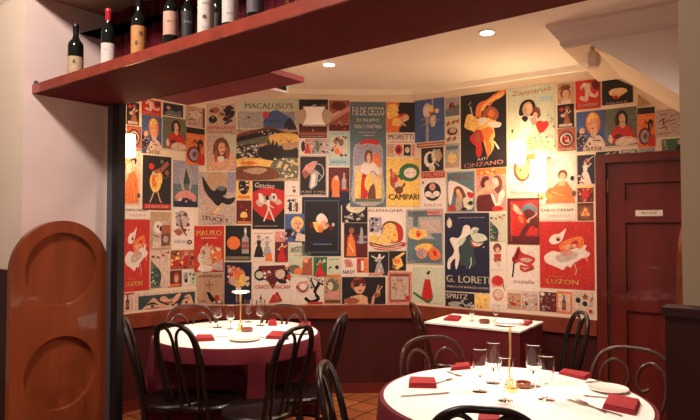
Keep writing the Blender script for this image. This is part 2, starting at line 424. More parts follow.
def shapes(art, W, H):
    """yield (list of polygons in metres from the lower left, colour)"""
    X = lambda v: v/100*W; Y = lambda v: H-v/100*H
    for a in art:
        k = a[0]
        if k == 'e': yield [ell(X(a[1]), Y(a[2]), X(a[3]), a[4]/100*H, -(a[6] if len(a) > 6 else 0))], a[5]
        elif k == 'c': yield [ell(X(a[1]), Y(a[2]), X(a[3]), X(a[3]), 0, 20)], a[4]
        elif k == 'r': yield [[(X(a[1]),Y(a[2])),(X(a[3]),Y(a[2])),(X(a[3]),Y(a[4])),(X(a[1]),Y(a[4]))]], a[5]
        elif k == 'p': yield [[(X(a[1][i]), Y(a[1][i+1])) for i in range(0, len(a[1]), 2)]], a[2]
        elif k == 'b':
            q_ = smoothpath([(X(a[1][i]), Y(a[1][i+1]), 0) for i in range(0, len(a[1]), 2)], 3, True); yield [[(v.x, v.y) for v in q_]], a[2]
        elif k == 'l':
            pts = [Vector((X(a[1][i]), Y(a[1][i+1]), 0)) for i in range(0, len(a[1]), 2)]; w = a[2]/100*W/2
            if len(pts) > 2: pts = smoothpath(pts, 4)
            ps = []
            for p, q in zip(pts, pts[1:]):
                d = q-p
                if d.length < 1e-6: continue
                d.normalize(); n_ = Vector((-d.y, d.x, 0))*w; e_ = d*w*.3
                ps.append([tuple((p-e_+n_)[:2]), tuple((q+e_+n_)[:2]), tuple((q+e_-n_)[:2]), tuple((p-e_-n_)[:2])])
            yield ps, a[3]
        elif k == 't':   # text, cx, cy, w, h, colour, shear, rise
            vs, fs = textpolys(a[1]); w = X(a[4]); h = a[5]/100*H; sh = a[7] if len(a) > 7 else 0; ri = a[8] if len(a) > 8 else 0
            x0 = X(a[2])-w/2; y0 = Y(a[3])-h/2
            vv = [(x0+vx*w+vy*h*sh, y0+vy*h+(vx-.5)*w*ri) for vx, vy in vs]
            dd = (0, .03*h, .06*h) if (a[1].upper() == a[1] and a[5] >= 5) else (0,)
            yield [[(vv[i][0]+d_, vv[i][1]) for i in f] for d_ in dd for f in fs], a[6]
        elif k == 'fig':  # cx, top, height (percent of H), skin, dress, hair, lean
            cx, top, h, sk, drs, hr = a[1:7]; ln = a[7] if len(a) > 7 else 0
            h = h/100*H; x = X(cx); y = Y(top)
            P = lambda fx, fy: (x+fx*h+ln*h*(1-fy)*.3, y-fy*h)
            yield [[P(-.12,.5),P(.12,.5),P(.26,1),P(-.24,1)]], drs
            yield [[P(-.11,.2),P(.11,.2),P(.07,.5),P(-.07,.5)]], drs
            yield [[P(-.11,.2),P(-.06,.2),P(-.14,.42),P(-.24,.34),P(-.22,.30),P(-.15,.34)]], sk
            yield [[P(.06,.2),P(.11,.2),P(.25,.10),P(.27,.14),P(.13,.3)]], sk
            c_ = P(0,.07); yield [ell(c_[0], c_[1]+.012*h, .085*h, .085*h)], hr
            yield [ell(c_[0]+.01*h, c_[1]-.015*h, .055*h, .068*h)], sk
            yield [[P(-.06,.14),P(.06,.14),P(.08,.22),P(-.08,.22)]], sk
        elif k == 'face':  # cx, cy, r (percent of W), skin, hair, lips
            cx, cy, r, sk, hr, lp = a[1:7]; x, y, r = X(cx), Y(cy), X(r)
            yield [ell(x, y+.15*r, 1.15*r, 1.25*r)], hr
            yield [ell(x+.1*r, y-.1*r, .78*r, 1.0*r)], sk
            yield [[(x-.35*r,y-.8*r),(x+.45*r,y-.8*r),(x+.5*r,y-1.5*r),(x-.5*r,y-1.5*r)]], sk
            yield [ell(x+.15*r, y-.62*r, .26*r, .12*r)], lp
            yield [ell(x-.2*r, y+.1*r, .16*r, .08*r), ell(x+.42*r, y+.1*r, .16*r, .08*r), [(x-.42*r,y+.3*r),(x-.02*r,y+.34*r),(x-.02*r,y+.28*r)], [(x+.25*r,y+.34*r),(x+.62*r,y+.3*r),(x+.25*r,y+.28*r)]], 'h'
            yield [[(x+.08*r,y+.05*r),(x+.2*r,y-.3*r),(x+.02*r,y-.3*r)]], 'u'
        elif k == 'btl':  # cx, top, h, glass, label
            cx, top, h, gc, lc = a[1:6]; x, y, h = X(cx), Y(top), h/100*H; w = h*.13
            yield [[(x-w*.35,y),(x+w*.35,y),(x+w*.35,y-.3*h),(x+w,y-.42*h),(x+w,y-h),(x-w,y-h),(x-w,y-.42*h),(x-w*.35,y-.3*h)]], gc
            yield [[(x-w*.95,y-.55*h),(x+w*.95,y-.55*h),(x+w*.95,y-.85*h),(x-w*.95,y-.85*h)]], lc
        elif k == 'mot':  # scattered printed motifs: x0,y0,x1,y1,count,size,colours
            x0, y0, x1, y1, n_, sz, cols = a[1:8]; rr = random.Random(int(x0*7+y0*13+n_*31+sz*5)+len(cols))
            for cc in cols:
                ps = []
                for _ in range(max(1, n_//len(cols))):
                    px_, py_ = X(rr.uniform(x0, x1)), Y(rr.uniform(y0, y1)); s_ = X(sz)*rr.uniform(.5, 1.2); k_ = rr.randint(4, 7); a0 = rr.random()*6
                    ps.append([(px_+s_*rr.uniform(.5,1.1)*math.cos(a0+2*math.pi*i/k_), py_+s_*rr.uniform(.4,.9)*math.sin(a0+2*math.pi*i/k_)) for i in range(k_)])
                yield ps, cc
NP = [0]
def poster(rect, bg, label, art, cat='poster', name='poster', clipcorner=None, border=None):
    x0, y0, x1, y1 = rect; xm = (x0+x1)/2
    u0 = uz(x0, (y0+y1)/2)[0]; u1 = uz(x1, (y0+y1)/2)[0]; zt = uz(xm, y0)[1]; zb = uz(xm, y1)[1]
    # keep the straddling sheets level: use the wall point nearest the middle
    W, H = u1-u0, zt-zb; NP[0] += 1
    base = .0025 + (NP[0]%3)*.0006
    ms = []; bm = bmesh.new()
    def mi(k):
        if k not in ms: ms.append(k)
        return ms.index(k)
    def add(polys, k, off, edge=False):
        t = bmesh.new()
        for pl in polys:
            if len(pl) < 3: continue
            try: t.faces.new([t.verts.new((x, y, off)) for x, y in pl])
            except ValueError: pass
        def cut(co, no, clear):
            g = t.verts[:]+t.edges[:]+t.faces[:]
            if g: bmesh.ops.bisect_plane(t, geom=g, plane_co=co, plane_no=no, clear_outer=clear, dist=1e-6)
        e = .0
        cut((W-e,0,0),(1,0,0),True); cut((e,0,0),(-1,0,0),True); cut((0,H-e,0),(0,1,0),True); cut((0,e,0),(0,-1,0),True)
        if clipcorner: 
            a_, b_ = clipcorner; p_ = Vector((a_[0]/100*W, H-a_[1]/100*H, 0)); q_ = Vector((b_[0]/100*W, H-b_[1]/100*H, 0)); d_ = (q_-p_).normalized()
            cut(p_, (-d_.y, d_.x, 0), True)
        for uc in (0, LM):
            if u0 < uc < u1: cut((uc-u0,0,0),(1,0,0),False)
        if edge:
            bed = [x for x in t.edges if len(x.link_faces) == 1]
            r = bmesh.ops.extrude_edge_only(t, edges=bed)
            for v in r['geom']:
                if isinstance(v, bmesh.types.BMVert): v.co.z = .0006
        idx = {}
        for f in t.faces:
            vs = []
            for v in f.verts:
                if v not in idx: idx[v] = bm.verts.new(wpt(u0+v.co.x, zb+v.co.y, v.co.z))
                vs.append(idx[v])
            try: bm.faces.new(vs).material_index = mi(k)
            except ValueError: pass
        t.free()
    add([[(0,0),(W,0),(W,H),(0,H)]], border or bg, base, True)
    lay = base+.0004
    if border:
        bw = .045*W; add([[(bw,bw),(W-bw,bw),(W-bw,H-bw),(bw,H-bw)]], bg, lay); lay += .0003
    for polys, k in shapes(art, W, H):
        add(polys, k, lay); lay += .00018
    # faces keep the order drawn: normals towards the room
    me = bpy.data.meshes.new(name)
    for f in bm.faces:
        c = f.calc_center_median(); 
        if f.normal.length == 0: f.normal_update()
    bm.normal_update()
    for f in bm.faces:
        if abs(f.normal.z) < .5 and f.normal.dot(Vector((0,0,EYE))+CAM*0-f.calc_center_median()) < 0 and f.calc_area() > 0:
            f.normal_flip()
    bm.to_mesh(me); bm.free()
    for k in ms: me.materials.append(ink(k))
    o = bpy.data.objects.new(name, me); COL.objects.link(o)
    # origin at the sheet's lower middle
    c = Vector(wpt((u0+u1)/2, zb, base)); me.transform(Matrix.Translation(-c)); o.location = c
    return tag(o, label, cat, 'vintage posters papering the walls')

LUZ = [('b',[8,54,14,48,26,44,40,46,56,42,72,38,86,34,84,42,92,46,88,52,78,54,70,58,62,62,58,68,50,66,44,72,34,69,24,66,12,62],'w'),('b',[30,52,50,46,70,46,66,54,46,60,34,60],'q'),('b',[38,46,54,42,62,46,50,52],'p'),
       ('b',[20,24,28,19,38,18,50,10,46,20,42,28,34,33,24,34,18,30],'w'),('b',[30,24,38,22,40,28,34,30],'f'),('e',35,27,3.5,2.2,'n'),('b',[36,36,40,32,54,26,72,22,80,24,82,32,76,40,70,38,72,30,66,28,58,32,60,38,50,44,40,43],'o'),('b',[44,38,54,34,58,38,50,42],'f'),('e',64,36,5,3,'f'),
       ('l',[64,62,68,72,66,78],2.5,'f'),('l',[84,52,88,58],2.5,'f'),('t','Martin',30,82,26,3.0,'o',.3),('t','LUZON',42,89.5,58,7,'y')]
KAT = [('b',[-6,-6,106,-6,106,60,60,50,20,56,-6,60],'b'),('b',[34,34,38,14,54,4,74,8,84,24,82,46,70,56,46,54],'o'),('b',[40,20,52,6,70,10,74,20,56,20,44,30],'y'),('b',[44,36,48,22,64,20,74,32,70,48,60,56,48,48],'f'),('l',[50,32,56,31],3,'h'),('l',[65,30,70,31],3,'h'),('l',[54,45,64,44],3.5,'r'),('b',[52,52,72,48,70,64,54,66],'f'),('b',[-4,66,6,48,20,42,30,50,26,62,34,74,20,84,-4,84],'k'),('b',[10,50,18,40,30,44,28,54,16,56],'f'),('b',[24,102,34,80,46,66,60,70,76,62,90,70,102,86,102,104],'c'),('mot',6,60,50,88,24,6,'mvkq'),('l',[58,74,84,76],4,'h'),('t','Katia',48,93,80,12,'m',.1)]
BRU = [('b',[38,44,36,24,46,8,60,6,72,16,74,34,70,46,66,36,50,40],'k'),('b',[48,30,50,18,60,16,66,26,64,38,56,42],'f'),('l',[52,26,56,26],2.5,'k'),('e',59,35,4,1.6,'r'),('b',[50,38,62,38,66,50,50,52],'f'),('b',[16,82,24,62,36,50,50,46,58,56,68,46,84,54,94,72,92,86,60,88,30,90],'r'),('b',[30,74,44,66,60,72,50,80],'m'),('b',[4,66,10,56,20,58,22,70,12,78],'s'),('b',[14,80,20,66,28,78,24,90],'c'),('b',[38,84,60,74,96,80,98,92,60,96,38,94],'c'),('e',78,78,8,4,'f'),('l',[0,98,100,98],4,'c')]
BIK = [('r',0,0,100,16,'k'),('r',0,16,100,100,'o'),('e',42,72,38,22,'m'),('e',44,72,30,17,'u'),('b',[18,74,30,58,50,58,60,70,54,84,34,88],'v'),('e',44,72,12,8,'h'),('b',[60,40,72,30,90,36,88,50,76,54,70,62,60,54],'k'),('b',[70,42,84,44,80,56,72,54],'u'),('l',[40,34,58,40,70,58,80,82],7,'k'),('l',[30,42,56,36],4,'h'),('b',[56,88,74,74,98,70,98,96,66,98],'r'),('l',[8,26,90,26],2,'y')]
BUL = [('b',[20,22,30,12,50,10,62,16,60,30,66,46,80,52,90,42,92,52,82,64,66,60,54,54,52,66,44,74,30,70,16,62,24,52,36,58,40,46,38,32,34,22,24,32],'c'),('b',[66,10,84,4,96,16,94,34,82,38,70,28],'m'),('l',[44,14,36,8,28,10],5,'c'),('t','ROMERIA',50,87,80,10,'c')]
SKE = [('l',[10,8,60,4],3,'u'),('l',[20,20,46,16],4,'h'),('l',[60,26,90,22],3,'h'),('l',[14,44,34,34,30,54,50,40],6,'h'),('l',[56,44,80,40],4,'h'),('l',[54,56,82,52],3,'h'),('l',[14,70,40,62,44,74],5,'h'),('e',70,68,12,9,'q'),('l',[10,88,60,84],4,'u')]
DRS = [('e',60,18,18,7,'k'),('e',56,22,10,6,'f'),('e',20,10,9,5,'h'),('p',[44,30,72,30,80,44,60,44,40,42],'f'),('p',[30,42,66,36,84,52,92,96,4,98,14,60],'o'),('e',36,66,18,10,'o'),('l',[30,52,54,60,70,92],3,'y'),('e',92,82,7,5,'k'),('l',[66,30,96,46,84,60],5,'f')]
FAN = [('e',52,50,30,14,'y'),('p',[22,58,50,76,84,54],'y'),('p',[26,52,48,62,76,48,60,40,40,42],'c'),('l',[50,78,36,48],1.5,'o'),('l',[52,78,52,44],1.5,'o'),('l',[54,78,70,46],1.5,'o'),('e',44,72,10,7,'r'),('t','SERATA',48,94,70,7,'c')]
SPI = [('e',50,48,44,36,'m'),('e',50,48,35,28,'q'),('e',52,50,27,22,'m'),('p',[36,30,60,40,70,64,44,60],'q'),('e',48,46,12,9,'r'),('t','ROTONDA',50,92,88,9,'c')]
WIN = [('e',50,52,40,34,'m'),('p',[6,80,20,52,80,44,96,84],'k'),('fig',54,18,62,'f','q','k'),('e',28,26,17,9,'p'),('e',28,26,8,5,'m'),('e',76,70,10,6,'o')]
EYE_A = [('b',[8,104,12,70,20,36,26,20,34,50,40,76,40,104],'f'),('b',[36,104,38,66,36,30,44,14,52,40,60,34,66,10,74,6,70,40,66,70,66,104],'f'),('b',[76,104,76,64,82,24,90,20,94,50,96,104],'f'),
         ('b',[12,72,18,54,26,52,34,74,24,66],'k'),('b',[14,80,22,68,30,80,22,88],'w'),('e',23,78,3.5,8,'k'),('b',[36,42,44,60,54,82,46,78,38,58],'k'),('b',[48,92,56,78,64,86,58,94],'w'),('b',[60,82,66,58,78,40,90,40,78,52,70,70],'k'),('e',59,84,3,7,'k'),('b',[76,84,84,66,92,78,84,88],'w'),('e',84,76,3.5,8,'k'),('l',[14,96,26,92,36,98],2,'u'),('l',[46,60,52,66,58,60],2,'u'),('l',[70,94,84,92],2,'r')]
OVAL = [('p',[0,24,34,44,52,64,56,100,0,100],'l'),('e',26,70,28,26,'d'),('mot',6,52,40,92,18,7,'lig'),('p',[4,8,40,30,80,22,60,44,20,26],'c'),('mot',10,0,95,26,16,9,'rum'),('p',[60,50,76,44,66,96,46,98],'c')]
TXTP = [('t','KAROS DREAM',48,34,88,18,'k'),('t','ARTISTA',56,72,60,15,'q')]
FACE5 = [('face',48,52,27,'f','h','r'),('e',50,22,30,14,'h'),('r',24,82,80,100,'c'),('e',18,26,9,7,'u')]
BEET = [('e',26,20,14,8,'r'),('e',60,18,16,10,'u'),('fig',58,20,70,'c','u','k'),('e',34,48,14,8,'q'),('r',10,84,90,96,'q')]
A = lambda *a, **k: poster(*a, **k)
Lw = ' on the left wall'
# left wall
A((126.5,102.5,139,125),'k','small dark print of two figures in the top corner beside the black post',BEET)
A((126.5,126,141,150.5),'u','brown round emblem print half hidden by the lit sconce on the left wall',SPI)
A((141.5,100,161,115.5),'r','red poster with a leaping cream figure, topmost on the left wall',BUL)
A((141.5,116,161.5,154),'b','blue poster of a blonde woman with a maroon name, on the left wall',KAT)
A((163,104,183,116.5),'n','dark blue night landscape print high on the left wall',[('r',8,16,92,84,'k'),('e',26,36,10,14,'p'),('p',[10,70,40,50,60,62,90,44,90,84,10,84],'s'),('e',60,34,16,8,'n'),('l',[10,90,90,90],3,'q')])
A((162.5,118,186,150.5),'l','olive poster of a brunette woman in red, on the left wall',BRU)
A((185.5,107,204.5,127),'q','pale sheet of sketchy handwriting high on the left wall',SKE+[('r',88,0,100,100,'h'),('e',50,40,30,20,'c')])
A((186,128,204.5,165),'o','orange bicycle poster near the left corner of the room',BIK)
A((123.5,151,140,205),'c','cream poster of a woman in an orange gown under the left sconce',DRS)
A((142.5,156,171,210),'k','black poster of a dancer with a round yellow body on the left wall',[('e',44,48,20,20,'y'),('e',40,46,10,14,'o'),('e',56,42,12,14,'y'),('l',[40,30,50,38],7,'o'),('e',30,20,9,6,'r'),('p',[34,28,60,22,84,8,92,14,70,28,40,34],'u'),('l',[34,30,46,36],4,'i'),('l',[60,24,74,40,90,36],4,'h'),('e',84,30,7,5,'u'),('e',66,10,6,4,'l'),('l',[38,68,28,82,24,86],4,'f'),('l',[52,68,60,82,66,86],4,'f'),('r',3,89,97,98,'r'),('t','STAGIONE',50,93.5,80,5,'c')])
A((173,161,198,207),'s','blue grey poster of a dark tower over a pink arch on the left wall',[('r',0,0,100,50,'v'),('p',[50,12,34,50,40,70,66,70,70,50],'e'),('e',52,38,26,32,'e'),('p',[50,14,58,30,66,44,60,60,44,60,40,44],'d'),('r',46,50,62,66,'l'),('l',[10,10,26,40],3,'e'),('l',[90,10,76,40],3,'e'),('e',50,80,42,16,'p'),('e',52,92,28,12,'n'),('r',3,88,97,100,'n'),('mot',28,78,74,88,8,6,'wr')])
A((123,205.5,149.5,219),'w','cream lettering strip above the red dancer poster on the left wall',TXTP)
A((122.5,219.5,149.5,291),'r','tall red poster with a white skirted dancer on the left wall',LUZ)
A((150.5,212,171,250),'t','tan painting like print with a black and white dog face',[('r',12,24,88,94,'q'),('e',36,40,22,16,'w'),('e',50,44,9,7,'k'),('e',34,38,5,4,'k'),('r',52,34,96,78,'u'),('p',[50,60,90,54,92,88,50,90],'h'),('e',72,72,13,9,'e'),('r',10,76,50,94,'c'),('l',[14,60,40,66],5,'h')],border='t')
A((172.5,207,193.5,248),'w','cream poster with grey and maroon plumed heads, left of the red lobster coloured sheet',[('e',46,30,30,22,'e'),('mot',14,14,80,70,26,12,'hmeu'),('e',54,34,16,13,'q'),('l',[36,30,46,54,66,70],7,'h'),('e',30,62,17,7,'u'),('t','CIRCO',34,84,50,7,'v'),('e',80,86,13,6,'m'),('e',80,86,6,3,'q')])
A((150.5,251,170,287.5),'c','print with a dark green oval at the left, above the watching eyes',OVAL)
A((170.5,250,194,269),'u','small print of red and amber fruit above the tiny row on the left wall',[('mot',4,8,96,92,36,10,'romyh'),('fig',62,8,80,'c','r','k'),('e',22,70,13,20,'r')])
A((168,270.5,181.5,287),'m','tiny brown portrait print in the row on the left wall',[('e',62,46,24,34,'u'),('e',60,50,13,22,'f'),('r',10,80,90,96,'o')])
A((182,270,195.5,285),'w','tiny green and white print above the right end of the watching eyes',[('r',56,0,100,100,'i'),('mot',56,10,96,90,14,12,'gil'),('p',[8,20,40,10,44,60,14,70],'v'),('e',28,70,12,14,'k')])
A((135.5,291,197,307),'c','wide print of a face with two staring eyes behind dark slate',[('r',4,18,96,100,'d')]+[tuple([s[0]]+([ [4+v*.92 if i%2==0 else 18+v*.86 for i,v in enumerate(s[1])] ]+list(s[2:]) if s[0] in 'plb' else [4+s[1]*.92, 18+s[2]*.86, s[3]*.92, s[4]*.86]+list(s[5:]))) for s in EYE_A])
A((121.5,293,134,311),'c','narrow cream print of a dark bottle in the bottom left corner of the wall',[('btl',46,8,84,'m','u'),('l',[80,20,80,90],6,'q'),('r',0,0,100,10,'r')])
# round the left corner
A((198.5,172,236,225),'q','mauve poster of a flapping black bird, lettered STUCKY',[('b',[24,20,36,2,60,0,80,14,78,34,60,44,36,40],'t'),('r',78,0,100,38,'v'),('b',[10,10,18,14,30,28,42,36,52,30,66,28,76,32,74,42,66,46,80,50,98,48,92,58,78,62,64,58,56,64,48,62,38,54,26,44,14,28],'k'),('b',[50,30,62,26,72,32,64,36],'s'),('b',[54,66,60,62,56,74,46,82,42,80],'y'),('e',36,76,3,2,'o'),('t','STUCKY',46,89,72,8,'k',0,-.12),('l',[34,79,70,83],2,'u'),('l',[38,96,64,98],1.5,'h')])
A((194,226,224,272),'r','red poster lettered MAURO in yellow over pale figures',[('t','MAURO',50,15,84,12,'y'),('l',[26,26,78,26],3,'c'),('e',40,56,18,14,'c'),('e',32,70,20,14,'i'),('e',74,62,20,18,'o'),('mot',8,40,94,92,34,9,'ucljo'),('fig',46,36,48,'f','c','h'),('e',40,92,28,8,'w'),('p',[60,94,96,70,98,98],'q')])
A((196,273,224,304),'t','beige sheet lettered CAMPAGNA with a black boot, below the red sheet',[('t','CAMPAGNA',52,10,84,9,'m'),('l',[50,26,50,54],4,'u'),('l',[38,38,62,38],4,'u'),('p',[40,60,52,62,68,84,80,92,78,100,62,98,50,84],'k'),('e',76,80,9,9,'r'),('t','MARE',24,90,28,7,'u')])
# back wall
A((206.5,103.5,236,134.5),'q','pale still life print with black grapes and red lettering, left of the mountains print',[('e',76,28,20,22,'k'),('e',66,46,13,12,'k'),('e',22,52,15,12,'k'),('e',28,22,16,10,'u'),('e',50,36,14,14,'t'),('mot',12,12,90,66,24,8,'hmtk'),('t','RAMAGALERI',50,78,92,11,'r'),('t','BOLOGNA',50,92,80,8,'u')])
A((206.5,135,236,171),'q','blush portrait of a long haired woman hugging her knees',[('r',60,0,100,60,'i'),('b',[26,60,22,40,28,20,44,8,62,10,74,24,80,44,76,62,62,66,40,66],'h'),('b',[40,36,44,24,58,22,64,36,58,52,48,54],'f'),('l',[47,35,52,35],3,'k'),('l',[58,35,62,34],3,'k'),('e',55,47,5,2.4,'r'),('b',[8,96,14,70,24,56,40,62,60,72,80,60,86,40,94,54,94,80,80,96,50,100],'f'),('b',[38,64,48,58,60,62,56,74,44,74],'w'),('b',[26,60,34,40,38,64,32,76],'u'),('b',[66,30,78,44,74,66,66,60],'u'),('l',[20,84,44,94,74,84],5,'t')])
A((236.5,98.5,298.5,181),'i','large landscape print lettered MACALUSO\'S with a blue mountain over dark hills',[('t',"MACALUSO'S",52,9,78,7,'l'),('r',2,16,42,36,'e'),('e',20,23,3,1.2,'h'),('r',42,16,94,38,'v'),('b',[44,34,46,22,56,16,66,14,78,20,88,24,94,32,92,38,60,36],'b'),('b',[76,32,86,24,96,34,96,40,82,38],'n'),('e',47,20,5,4,'r'),('t','RISERVA',60,28,30,3,'n'),('r',0,38,100,100,'t'),('b',[0,46,16,40,36,37,54,34,70,38,84,42,98,40,100,50,70,52,40,50,0,56],'h'),('b',[0,48,20,44,40,40,56,37,72,42,60,46,40,46,20,52,0,54],'k'),('b',[0,54,20,50,44,46,60,44,60,50,38,56,10,60],'l'),('b',[52,46,72,42,98,44,98,52,80,54,60,56],'y'),('b',[0,60,20,56,38,56,40,70,20,74,0,74],'k'),('mot',2,57,38,74,60,3.2,'ewl'),('b',[36,70,36,60,44,58,50,54,53,50,55,57,59,49,61,57,65,52,68,58,74,57,76,62,88,62,98,60,100,72,80,74,56,76],'k'),('b',[0,74,22,72,44,74,60,76,64,80,40,84,10,84,0,82],'y'),('b',[4,78,20,76,34,78,22,81],'o'),('b',[56,80,66,74,84,72,98,74,98,96,60,94],'l'),('mot',60,72,98,95,40,3.4,'yj'),('b',[0,84,30,82,56,84,70,92,60,98,0,98],'h'),('b',[10,88,30,84,50,86,36,92],'t'),('mot',40,50,96,58,16,2.4,'hot'),('mot',4,38,94,44,10,3,'vq')])
A((236.5,175,251.5,199.5),'y','small yellow card with a dark oval vignette beside the black bird',[('e',50,44,37,36,'k'),('mot',26,22,74,66,10,13,'cuw'),('r',10,84,90,96,'o')])
A((236.5,200.5,251.5,223.5),'m','small maroon card with an orange dome under the yellow card',[('e',50,66,24,18,'y'),('r',10,74,90,82,'m'),('e',30,26,6,4,'r'),('e',66,40,6,4,'o'),('r',6,90,94,98,'o')])
A((252.5,179,284.5,229),'r','red and black poster of a leaping white devil with a script name',[('b',[-4,-6,60,-6,104,-6,104,22,80,20,40,16,10,24,-4,24],'k'),('b',[-4,60,20,70,36,78,60,82,80,72,104,58,104,104,-4,104],'k'),('b',[10,46,30,36,50,34,70,36,92,46,80,52,60,44,40,48,24,56],'q'),('t','Gancino',36,13,62,10,'w',.3,-.06),('b',[18,30,30,30,36,42,28,46],'w'),('b',[40,36,48,32,52,40,46,46],'k'),('b',[58,30,72,30,76,40,66,44],'w'),('b',[62,34,70,34,68,42],'k'),('l',[46,46,50,56,46,68,36,84],4.5,'w'),('l',[50,54,58,68,68,84],4.5,'w'),('l',[48,50,66,58],3.5,'w'),('l',[46,50,28,46,20,38],3.5,'w'),('b',[44,44,52,42,54,52,46,54],'w'),('l',[6,94,80,94],1.6,'q')])
A((285.5,181,298.5,196),'w','tiny white card under the dark bottle print',[('e',64,40,16,8,'e'),('e',68,66,12,12,'h'),('r',0,94,100,100,'q')])
A((287,197.5,301.5,213),'w','tiny black and white photo print of people',[('mot',8,12,92,90,18,13,'ke'),('r',14,30,34,90,'k'),('r',58,34,76,92,'h')])
A((299,155.5,327,196),'k','framed black poster of a pale bottle under a pink bell, lettered PUNT E MES',[('p',[10,42,24,24,50,14,66,14,56,32,36,48,20,58],'p'),('p',[10,42,24,36,40,46,20,58],'u'),('p',[42,44,56,34,70,44,64,74,44,84,36,78],'e'),('p',[46,48,54,44,60,50,56,74,42,80],'w'),('l',[50,20,80,24,88,46,70,64],4,'e'),('l',[64,38,84,54],3,'q'),('t','PUNT E MES',50,90,84,6,'q'),('l',[20,96,80,96],1.2,'q')],border='q')
A((299,99.5,328,110),'k','black strip print above the white unlit wall light',[('l',[36,96,46,62,60,50],5,'e'),('e',86,60,12,20,'h')])
A((299,124,327,138),'m','dark wine coloured strip print below the white unlit wall light',[('e',50,46,4,8,'e'),('r',0,60,100,80,'u'),('r',6,86,94,90,'q')])
A((299,139,329,154),'q','strip of small pink and grey cartoon panels under the unlit wall light',[('r',0,0,20,100,'w'),('r',20,0,42,100,'p'),('r',44,0,74,100,'e'),('r',76,0,100,100,'q'),('e',14,50,7,36,'k'),('fig',28,10,86,'c','r','k'),('mot',44,8,98,92,24,5,'kwem'),('e',62,50,7,36,'l')])
A((329,100.5,349.5,131),'u','rust print with a pink diagonal sash beside the tall slate poster',[('e',46,18,36,14,'m'),('p',[0,58,100,18,100,34,0,76],'p'),('p',[0,50,50,34,60,38,0,64],'c'),('r',0,80,100,100,'m'),('mot',20,70,90,96,12,8,'hut')])
A((328.5,132,349.5,165.5),'a','pale aqua bordered fruit print',[('r',8,8,92,78,'i'),('e',50,44,30,26,'c'),('mot',14,14,86,74,26,10,'hgouk'),('e',60,32,12,10,'l'),('e',40,58,12,9,'o'),('t','FRUTTA',50,90,72,8,'s')])
A((328.5,167.5,349.5,205.5),'m','maroon print of an orange gowned figure and a bottle',[('r',0,64,100,100,'n'),('e',34,46,20,24,'o'),('p',[16,78,24,34,44,30,54,78],'o'),('e',38,28,10,7,'f'),('btl',74,14,44,'q','v'),('r',60,56,96,60,'r')])
A((350,102,386,207),'s','tall slate poster lettered F.lli DE CECCO over a woman carrying wheat',[('t','F.lli DE CECCO',51,9,88,8,'w'),('t','DI FILIPPO',50,17.5,62,3,'w'),('t','FARA S. MARTINO',50,23.5,76,3.6,'w'),('l',[22,29,72,29],1.2,'c'),('l',[36,32,66,32],1.2,'c'),('b',[10,44,30,39,50,38,72,39,90,44,92,70,91,96,9,96,8,70],'e'),('r',12,46,88,94,'c'),('b',[12,60,12,46,30,42,60,42,88,46,88,62,60,56,30,60],'v'),('b',[28,38,50,35.5,78,37,76,41,50,39.5,30,41],'r'),('b',[64,52,76,48,84,56,78,64,66,60],'o'),('b',[40,54,44,47,58,46,62,52,58,58,46,57],'h'),('b',[46,54,50,49,57,51,56,57,50,58],'f'),('b',[30,64,38,58,52,60,66,58,80,64,86,70,76,70,62,67,50,70,36,70],'w'),('l',[34,68,50,70,64,66,78,72],2.5,'s'),('b',[32,70,46,70,50,80,46,92,28,92,30,80],'r'),('b',[46,70,58,68,66,78,54,86,40,80],'y'),('b',[52,84,66,78,72,92,50,93],'h'),('b',[16,74,24,66,32,70,30,80,28,93,15,93],'y'),('b',[72,74,84,72,86,93,72,93],'y'),('e',82,71,6,3,'f'),('l',[18,78,28,76],1.5,'t'),('r',14,92,88,95,'l'),('t','PASTA',50,98,40,2.4,'c')])
A((386.5,102.5,415,132.5),'k','print of a man in a dark hat drinking, at the top beside the room corner',[('r',0,0,44,100,'o'),('e',22,34,22,30,'y'),('p',[0,60,50,40,58,72,34,96,0,90],'o'),('e',64,52,14,14,'f'),('e',62,38,8,5,'u'),('p',[36,30,92,24,94,32,40,38],'k'),('e',64,20,24,17,'k'),('p',[60,66,100,46,100,100,50,100],'k'),('e',34,66,17,14,'y'),('l',[52,66,66,78],5,'c'),('e',50,44,9,5,'r')])
A((386.5,133,415,143.5),'w','narrow strip lettered MORETTI under the man in the dark hat',[('t','MORETTI',50,38,88,52,'h'),('l',[8,86,92,86],2.5,'u')])
A((386.5,144,415,157),'c','pair of tiny emblems above the yellow poster',[('r',0,0,28,100,'q'),('e',14,46,12,34,'t'),('e',42,44,13,40,'r'),('e',42,46,7,22,'m'),('r',60,4,84,90,'k'),('e',72,46,8,24,'c'),('r',88,10,98,90,'p')])
A((386.5,158.5,420,206.5),'y','yellow poster lettered CAMPARI with a green speech ring in the room corner',[('e',68,29,32,19,'g'),('p',[30,36,50,26,54,38,44,46],'g'),('e',70,30,20,11,'w'),('l',[56,30,84,30],2,'r'),('l',[12,22,16,34,28,46,26,66],7,'u'),('e',22,46,12,16,'u'),('e',24,44,6,8,'r'),('e',32,56,8,8,'c'),('e',36,66,12,8,'h'),('l',[40,66,54,52],6,'h'),('p',[14,28,20,26,24,38,18,42],'o'),('t','CAMPARI',51,80,90,12,'k')])
A((387,207.5,405.5,252),'w','SKIP',[]) if False else None
